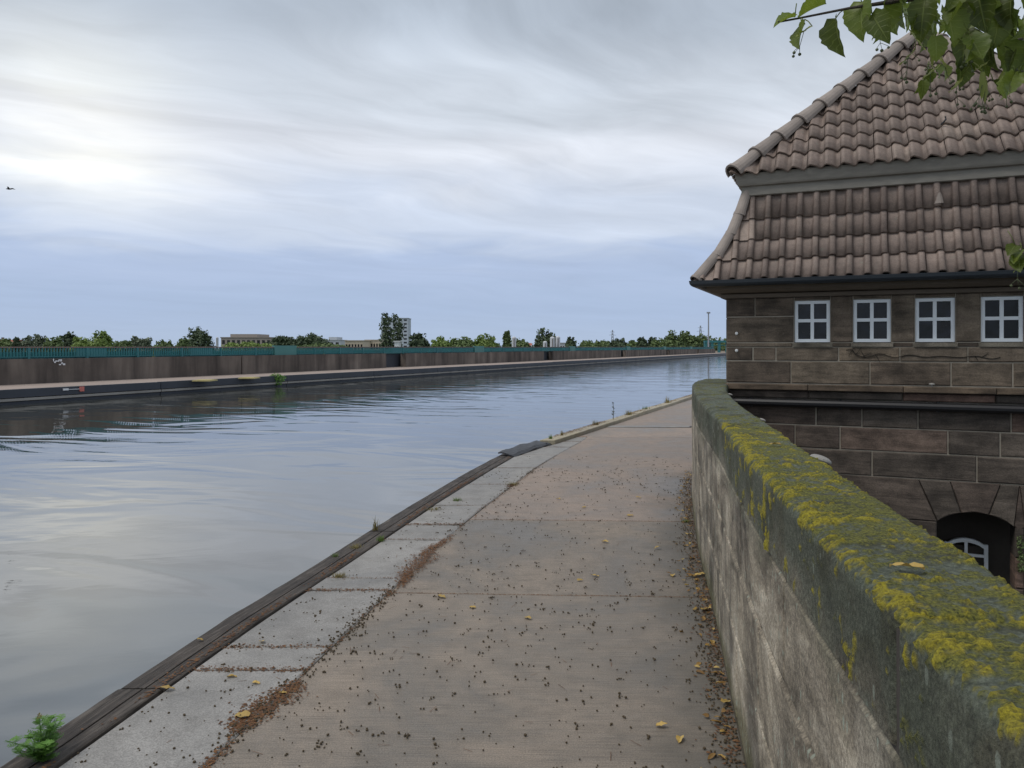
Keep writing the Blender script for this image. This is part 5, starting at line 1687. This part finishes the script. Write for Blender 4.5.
for i in range(1900):      # seeds caught in joints
    y = 2.4+8.5*r.random()**1.3
    dn = float(fbm(np.array([[7.7, y*1.4, 0]]), 3, 8)[0])
    if r.random() > max(.05, (dn-.44)*5): continue
    seed_at(SB(y)+r.gauss(0, .035), y)
tag(mb.build('linden_nutlets', M_seed), 'tiny brown linden nutlets scattered all over the concrete path', 'nutlets', kind='stuff')
mb = MB()
def flake(x, y, s, z=.004):
    a = r.uniform(0, 6.28); ca, sa = math.cos(a), math.sin(a); e = r.uniform(.4, .9)
    v = [(x+s*ca, y+s*sa, z+r.uniform(0, s*.5)), (x-s*e*sa, y+s*e*ca, z+r.uniform(0, s*.4)), (x-s*ca, y-s*sa, z+r.uniform(0, s*.5)), (x+s*e*sa, y-s*e*ca, z+r.uniform(0, s*.4))]
    mb.add(v, [(0, 1, 2, 3)])
for i in range(15000):
    y = 2.4+9*r.random()**1.3; dn = float(fbm(np.array([[3.3, y*1.9, 0]]), 3, 6)[0])
    if r.random() > max(.04, (dn-.52)*8): continue
    flake(SB(y)+(fbm(np.array([[y*3.1, 5, 0]]), 2, 4)[0]-.5)*.10+r.gauss(0, .008+.030*max(0, dn-.47)/.2), y, r.uniform(.004, .011))
for jy in ej:
    if jy < 2: continue
    k = r.uniform(.15, 1)
    for i in range(int(420*k*(1 if jy < 8 else .6))):
        y = jy+r.gauss(0, .011+.012*k); u = r.random()
        flake(TI(y)+(SB(y)-TI(y))*u, y, r.uniform(.003, .009))
for i in range(5000):
    y = 2.6+10*r.random()**1.3; dn = float(fbm(np.array([[1.3, y*1.5, 0]]), 3, 16)[0])
    if r.random() > (dn-.33)*3: continue
    flake(TI(y)-.02-abs(r.gauss(0, .03)), y, r.uniform(.003, .011), .010)
for i in range(150):      # twiglets and fruit stalks
    y = 2.0+8*r.random()**1.3; x = TI(y)+(WALLX(y)-TI(y))*r.random(); a = r.uniform(0, 6.28); L_ = r.uniform(.012, .035); ca, sa = math.cos(a), math.sin(a)
    mb.add([(x-L_*ca-.0012*sa, y-L_*sa+.0012*ca, .003), (x-L_*ca+.0012*sa, y-L_*sa-.0012*ca, .003), (x+L_*ca+.0012*sa, y+L_*sa-.0012*ca, .007), (x+L_*ca-.0012*sa, y+L_*sa+.0012*ca, .007)], [(0, 1, 2, 3)])
for jy in (3.02, 5.30, 7.58):
    for i in range(700):
        u = r.random(); x = SB(jy)+(WALLX(jy)-SB(jy))*u
        flake(x, jy-.10*(u-.5)+r.gauss(0, .006), r.uniform(.003, .006), .0)
for i in range(1600):
    y = 1.9+9*r.random()**1.3; flake(WALLX(y)-.01-abs(r.gauss(0, .05)), y, r.uniform(.004, .012))
for i in range(5200):
    y = 13.6+14*r.random(); dn = float(fbm(np.array([[2.3, y*1.1, 0]]), 3, 26)[0])
    if r.random() > (dn-.30)*3: continue
    flake(TO(y)+.02+abs(r.gauss(0, .09)), y, r.uniform(.006, .02), .078)
tag(mb.build('humus_flakes', M_flake), 'brown crumbled leaf litter gathered in the slab joints', 'leaf litter', kind='stuff')

def leaf_geo(L, wd, fold, curl, rows_=7, serr=.0, wave=.0, seed=0):
    rr = random.Random(seed); v = []; f = []
    prof = [.02, .72, .97, 1.0, .92, .75, .40, .0]
    n_ = rows_
    for i in range(n_+1):
        t = i/n_; w_ = float(np.interp(t*7, range(8), prof))*wd/2*(1+(serr if i % 2 else -serr))
        y = L*t; z = -curl*L*t*t
        # cordate base
        yb = y-(.10*L if i == 1 else 0)
        wz = wave*L*math.sin(i*2.1+seed)
        v += [(-w_*math.cos(fold), yb, z+w_*math.sin(fold)+wz), (0, y, z), (w_*math.cos(fold), yb, z+w_*math.sin(fold)-wz)]
    for i in range(n_):
        a = 3*i; f += [(a, a+1, a+4, a+3), (a+1, a+2, a+5, a+4)]
    return v, f
def place(v, loc, yaw, pitch=0, roll=0):
    Mx = Matrix.Translation(loc) @ Matrix.Rotation(yaw, 4, 'Z') @ Matrix.Rotation(pitch, 4, 'X') @ Matrix.Rotation(roll, 4, 'Y')
    return [tuple(Mx @ Vector(q)) for q in v]
mb = MB()
for i in range(230):
    y = 2.0+9*r.random()**1.2; x = WALLX(y)-.03-abs(r.gauss(0, .07))
    v, f = leaf_geo(r.uniform(.02, .055), r.uniform(.012, .03), r.uniform(.1, .7), r.uniform(-.3, .4), 4, 0, .05, i)
    mb.add(place(v, (x, y, r.uniform(.004, .018)), r.uniform(0, 6.28), r.uniform(-.2, .2), r.uniform(-.3, .3)), f, 0 if r.random() < .28 else 1)
tag(mb.build('leaf_litter', [M_leafy, M_leafb]), 'band of yellow and brown leaf litter along the foot of the wall', 'leaf litter', kind='stuff')
LEAF_LABELS = ['curled yellow leaf in the seed drift at lower left', 'yellow leaf on the pale slab above the narrow strip', 'yellow leaf on the timber beam at its cracked joint', 'yellow leaf at the top of the lowest pale slab', 'yellow leaf in the seed drift below the narrow pale slab', 'small yellow leaf just right of the seed drift at lower left', 'yellow leaf on the timber beside the longest near pale slab', 'yellow leaf on the path joint next to the pale slabs', 'yellow leaf just below the nearest full path joint', 'yellow leaf in mid path just above the nearest joint', 'yellow leaf lying above the joint, nearer the wall side', 'small yellow leaf left of another one above the nearest joint', 'yellow leaf above the nearest joint towards the wall', 'yellow leaf nearest the camera, lower right of the path', 'brownish yellow leaf left of the leaf nearest the camera', 'yellow leaf in the middle of the nearest full slab', 'yellow leaf on the second joint of the path', 'yellow leaf just beyond the second joint of the path', 'yellow leaf beyond the second joint near the pale slabs', 'largest yellow leaf at the foot of the wall', 'second large yellow leaf at the wall foot, nearer the camera', 'yellow leaf touching the largest leaf at the wall foot', 'yellow leaf at the wall foot nearest the camera', 'small yellow leaf in mid path just beyond the second joint', 'yellow leaf midway between the two path joints']
for k, (px, py, s) in enumerate([(249, 719, .07), (262, 642, .045), (160, 692, .06), (227, 678, .045), (252, 684, .04), (287, 694, .035), (197, 643, .035), (438, 597, .06), (476, 608, .04), (602, 542, .06), (599, 577, .055), (577, 581, .04), (673, 575, .05), (681, 738, .05), (656, 727, .045), (525, 618, .05), (627, 516, .06), (636, 498, .05), (560, 500, .05), (692, 577, .08), (706, 610, .075), (700, 575, .06), (736, 707, .06), (583, 508, .05), (660, 549, .05)]):
    q = G(px, py)
    if q.x > WALLX(q.y)-.05: q.x = WALLX(q.y)-.05-.02*r.random()
    zb_ = .014 if q.x < TI(q.y) else .008
    v, f = leaf_geo(s*1.15, s*.75, r.uniform(.15, .5), r.uniform(-.15, .25), 6, .05, .05, k)
    v = place(v, (0, 0, 0), r.uniform(0, 6.28), r.uniform(-.1, .2), r.uniform(-.2, .2))
    mz = min(z_ for (_, _, z_) in v); v = [(a_, b_, c_-mz) for (a_, b_, c_) in v]
    m2_ = MB(); m2_.add(v, f); o = m2_.build('fallen_leaf', M_leafy, None); o.location = (q.x, q.y, zb_-.004)
    tag(o, LEAF_LABELS[k], 'leaf', 'yellow leaves fallen on the path')
for (px, py, s, yaw, lb) in ((925, 575, .052, 1.0, 'larger buff yellow leaf lying on the lichen covered wall top'), (781, 447, .05, 1.3, 'smaller yellow leaf lying farther along the wall top')):
    q = G(px, py, WTOP)
    v, f = leaf_geo(s*1.2, s*.6, .35, .1, 6, .05, .06, int(px))
    v = place(v, (0, 0, 0), yaw, .05, .1); mz = min(z_ for (_, _, z_) in v); v = [(a_, b_, c_-mz) for (a_, b_, c_) in v]
    m2_ = MB(); m2_.add(v, f); o = m2_.build('fallen_leaf', M_leafy, None); o.location = (q.x, q.y, WTOP+.006)
    tag(o, lb, 'leaf', 'leaves on the wall top')

# ------------------------------------------------------------------ linden tree overhanging from the right
M_leafg = mk_leafmat('linden_leaf', [(.045, .085, .013), (.11, .165, .022), (.27, .31, .045)], .5, .42, 12, .4)
def add_veins(m):
    n, l = m.node_tree.nodes, m.node_tree.links
    p = next(q for q in n if q.type == 'BSDF_PRINCIPLED'); src = p.inputs['Base Color'].links[0].from_socket
    a = n.new('ShaderNodeAttribute'); a.attribute_name = 'leaf_u'; b = n.new('ShaderNodeAttribute'); b.attribute_name = 'leaf_v'
    rib = ramp_node(n, [(.02, 1), (.07, 0)]); l.new(a.outputs['Fac'], rib.inputs[0])
    sv = math2(n, l, 'SINE', math2(n, l, 'MULTIPLY', math2(n, l, 'SUBTRACT', b.outputs['Fac'], math2(n, l, 'MULTIPLY', a.outputs['Fac'], .22)), 44.0))
    vr = ramp_node(n, [(.86, 0), (.99, 1)]); l.new(sv, vr.inputs[0])
    f_ = math2(n, l, 'MULTIPLY', math2(n, l, 'MAXIMUM', rib.outputs[0], math2(n, l, 'MULTIPLY', vr.outputs[0], .55)), .6)
    t = n.new('ShaderNodeTexCoord').outputs['Object']
    sp_ = ramp_node(n, [(.66, 0), (.72, 1)]); l.new(noise(n, l, t, 60, 4, .6).outputs['Fac'], sp_.inputs[0])
    c = mix(n, l, f_, src, (.30, .36, .10))
    c = mix(n, l, math2(n, l, 'MULTIPLY', sp_.outputs[0], .6), c, (.16, .12, .03))
    for q in n:
        if q.type in ('BSDF_PRINCIPLED',): l.new(c, q.inputs['Base Color'])
        if q.type == 'BSDF_TRANSLUCENT': l.new(c, q.inputs[0])
    bump(n, l, p, f_, .002, .6)
add_veins(M_leafg)
M_bract = mk_leafmat('linden_bract', [(.16, .20, .045), (.24, .28, .07), (.32, .34, .10)], .4, .5, 12, .15)
M_fruit = simple('linden_fruit', (.09, .11, .05), .7, .3, 60)
TX, TY = 4.1, .9
lt = thing('linden_tree', 'linden tree with leafy twigs hanging into the top right corner', 'tree', (TX, TY, -4.2))
mb = MB(); mb.tube([(TX, TY, -4.3), (TX+.02, TY, -3.8), (TX-.03, TY+.03, -1), (TX-.1, TY+.1, 2.2), (TX-.05, TY+.1, 5.5)], [.34, .24, .20, .17, .07], 12)
mb.build('trunk', M_bark, lt)
def PX(px, py, d): return Vector(((px-512)/FPX*d, d, EYE+(347-py)/FPX*d))
twigs = [
 [(TX-.1, TY+.1, 2.1), (3.2, 1.3, 2.75), PX(1180, -60, 1.75), PX(1040, -18, 1.72), PX(930, -4, 1.70), PX(850, 8, 1.68), PX(800, 18, 1.68), PX(778, 22, 1.68)],
 [(TX-.1, TY+.1, 1.9), (3.1, 1.5, 2.55), PX(1150, 20, 1.9), PX(1060, 28, 1.86), PX(1000, 45, 1.82), PX(965, 62, 1.80)],
 [(TX-.1, TY+.1, 2.5), (3.3, 1.7, 3.0), PX(1200, -50, 2.1), PX(1060, -30, 2.05), PX(960, -10, 2.0), PX(905, 10, 2.0)],
 [(TX-.1, TY+.1, 1.3), (3.0, 1.5, 1.95), PX(1120, 235, 1.75), PX(1050, 245, 1.72), PX(1020, 255, 1.72)],
]
for q in twigs:
    mb = MB(); n_ = len(q)
    mb.tube([Vector(p_) for p_ in q], [max(.0022, .045*(1-i/(n_-1))**2.2) for i in range(n_)], 7); mb.build('twig', M_bark, lt)
def add_leaf(px, py, d, L, yaw, pitch, roll, fold=.4, curl=.25, seed=0, kind='leaf'):
    """leaf base at a point, blade pointing along local +Y turned by yaw/pitch"""
    base = PX(px, py, d)
    L *= .84; wd = L*.86
    if kind == 'bract': v, f = leaf_geo(L, L*.24, .25, curl, 8, 0, .03, seed)
    else: v, f = leaf_geo(L, wd, fold, curl, 12, .05, .028, seed)
    # petiole
    Mx = Matrix.Translation(base) @ Matrix.Rotation(yaw, 4, 'Z') @ Matrix.Rotation(pitch, 4, 'X') @ Matrix.Rotation(roll, 4, 'Y')
    v = [tuple(Mx @ Vector(q)) for q in v]
    m2_ = MB(); m2_.add(v, f)
    p1 = base + Vector((random.uniform(-.015, .02), random.uniform(-.01, .02), random.uniform(.012, .035)))
    m2_.tube([base, (base+p1)/2+Vector((0, 0, .003)), p1], .0011, 4)
    o = m2_.build('leaf' if kind == 'leaf' else 'bract', M_leafg if kind == 'leaf' else M_bract, lt, smooth=True)
    nl_ = len(v); tot = len(o.data.vertices)
    for nm_, val in (('leaf_u', [0.0 if (i % 3) == 1 else 1.0 for i in range(nl_)]), ('leaf_v', [(i//3)/(nl_/3) for i in range(nl_)])):
        at = o.data.attributes.new(nm_, 'FLOAT', 'POINT'); at.data.foreach_set('value', val+[0.0]*(tot-nl_))
    if kind == 'bract':
        mid_p = Mx @ Vector((0, L*.5, -curl*L*.25))
        mf = MB()
        e1 = mid_p+Vector((random.uniform(-.01, .01), random.uniform(-.01, .01), -.028))
        mf.tube([mid_p, e1], .0007, 4)
        for k in range(random.randint(2, 4)):
            e2 = e1+Vector((random.uniform(-.016, .016), random.uniform(-.012, .012), -random.uniform(.008, .02)))
            mf.tube([e1, e2], .0006, 4); rr = random.uniform(.0030, .0042)
            mf.add([(e2.x+rr*i, e2.y+rr*j, e2.z-rr+rr*k_) for (i, j, k_) in ico], icf)
        mf.build('fruit', M_fruit, o, smooth=True)
rl_ = random.Random(77)
# leaves told apart at the left tip
for i, (px, py, d, L, yaw, pitch, roll) in enumerate([
    (826, 4, 1.68, .088, R(95), R(-18), R(20)), (795, 17, 1.68, .060, R(100), R(-10), R(-25)),
    (805, 24, 1.66, .080, R(120), R(-55), R(30)), (836, 18, 1.68, .105, R(160), R(-78), R(50)),
    (862, 2, 1.69, .105, R(140), R(-70), R(10)), (884, -2, 1.70, .11, R(170), R(-80), R(-35)),
    (908, -8, 1.70, .10, R(100), R(-60), R(20)), (872, 14, 1.66, .09, R(200), R(-60), R(60)),
    (925, 0, 1.69, .11, R(130), R(-72), R(-20)), (945, 8, 1.72, .11, R(210), R(-70), R(25)),
    (965, 30, 1.78, .11, R(150), R(-68), R(-15)), (980, 48, 1.80, .10, R(170), R(-62), R(30)),
    (960, 60, 1.80, .085, R(160), R(-75), R(-30)), (1003, 40, 1.80, .115, R(190), R(-70), R(15)),
    (1018, 60, 1.84, .095, R(220), R(-30), R(10)), (1000, 8, 1.76, .115, R(140), R(-65), R(-25)),
    (1022, 20, 1.8, .11, R(180), R(-60), R(30)), (1012, -6, 1.74, .11, R(120), R(-72), R(5)),
    (978, -8, 1.73, .115, R(175), R(-75), R(40)), (950, -10, 1.75, .11, R(200), R(-80), R(-10))]):
    add_leaf(px, py, d, L, yaw, pitch, roll, rl_.uniform(.5, 1.0), rl_.uniform(.1, .4), i)
for i in range(74):
    px = 885+rl_.random()**.8*190; py = -40+rl_.random()*(50+(px-885)*.55)
    d = rl_.uniform(1.66, 2.1)
    add_leaf(px, min(py, 72), d, rl_.uniform(.055, .088), R(rl_.uniform(80, 280)), R(rl_.uniform(-88, -35)), R(rl_.uniform(-80, 80)), rl_.uniform(.4, 1.05), rl_.uniform(.1, .5), 30+i)
for i, (px, py, d, L, yaw, pitch) in enumerate([(812, 26, 1.66, .062, R(110), R(-35)), (884, 20, 1.67, .075, R(120), R(-60)), (906, 26, 1.68, .085, R(230), R(-62)), (915, 50, 1.72, .075, R(115), R(-45)), (940, 66, 1.75, .085, R(110), R(-35)), (962, 78, 1.78, .075, R(120), R(-50)), (985, 80, 1.8, .07, R(150), R(-80)), (1005, 72, 1.8, .075, R(200), R(-70)), (970, 40, 1.7, .08, R(130), R(-60)), (990, 60, 1.75, .07, R(110), R(-40))]):
    add_leaf(px, py, d, L, yaw, pitch, R(rl_.uniform(-40, 40)), .2, rl_.uniform(-.2, .4), 90+i, 'bract')
for i in range(26):
    px = rl_.uniform(918, 1030); py = rl_.uniform(36, 84)
    add_leaf(px, py, rl_.uniform(1.72, 1.95), rl_.uniform(.045, .07), R(rl_.uniform(90, 270)), R(rl_.uniform(-88, -45)), R(rl_.uniform(-80, 80)), rl_.uniform(.5, 1.1), rl_.uniform(.1, .6), 200+i, 'leaf' if i % 2 else 'bract')
for i in range(7):
    add_leaf(1020+rl_.uniform(-8, 50), 243+rl_.uniform(-6, 22), 1.72, rl_.uniform(.04, .07), R(rl_.uniform(60, 300)), R(rl_.uniform(-80, -20)), R(rl_.uniform(-60, 60)), .4, .2, 120+i)
add_leaf(1024, 262, 1.72, .045, R(100), R(-30), .2, .3, .2, 140, 'bract'); add_leaf(1022, 250, 1.71, .05, R(110), R(-40), .2, .3, .2, 141)
# the rest of the crown, above and beside the camera
lob = [(TX-.6, TY+.2, 5.2, 1.7, 1.7, 1.3), (TX-1.5, TY-.8, 4.9, 1.3, 1.4, 1.0), (TX+.8, TY+.9, 5.3, 1.4, 1.4, 1.2), (TX+.3, TY-1.2, 5.6, 1.5, 1.5, 1.2), (TX-.1, TY, 6.6, 1.3, 1.3, 1.1), (TX-2.6, TY-1.4, 4.7, .9, .9, .7)]
V, F = leaf_cloud(lob, 5200, .055, 77)
tag(cloud_obj('crown', V, F, M_leafg, lt), kind='stuff')
mb = MB()
for l_ in lob:
    mb.tube([(TX-.08, TY+.1, 3.2), ((TX+l_[0])/2, (TY+l_[1])/2, 4.2), l_[:3]], [.07, .045, .015], 6)
mb.build('limbs', M_bark, lt)

# ------------------------------------------------------------------ bird
d_ = 45; c_ = PX(9, 189, d_)
mb = MB()
mb.tube([c_+Vector((-.17, 0, .01)), c_+Vector((-.12, 0, .012)), c_+Vector((0, 0, 0)), c_+Vector((.12, 0, -.005)), c_+Vector((.2, 0, 0))], [.012, .032, .045, .028, .006], 8)
bd = thing('bird', 'tiny dark bird flying in the sky at the left edge', 'bird', tuple(c_))
mb.build('body', simple('bird_plumage', (.03, .03, .035), .8), bd)
for sg in (-1, 1):
    w_ = MB(); q = [c_+Vector((-.07, 0, .02)), c_+Vector((.06, 0, .02)), c_+Vector((.10, sg*.20, .09)), c_+Vector((.14, sg*.36, .05)), c_+Vector((.02, sg*.22, .10))]
    w_.add([tuple(p_) for p_ in q]+[(p_.x, p_.y, p_.z-.008) for p_ in q], [(0, 1, 2, 3, 4), (9, 8, 7, 6, 5), (0, 5, 6, 1), (1, 6, 7, 2), (2, 7, 8, 3), (3, 8, 9, 4), (4, 9, 5, 0)])
    w_.build('wing', bpy.data.materials['bird_plumage'], bd)
print('tiles', nt_, 'objects', len(bpy.data.objects))
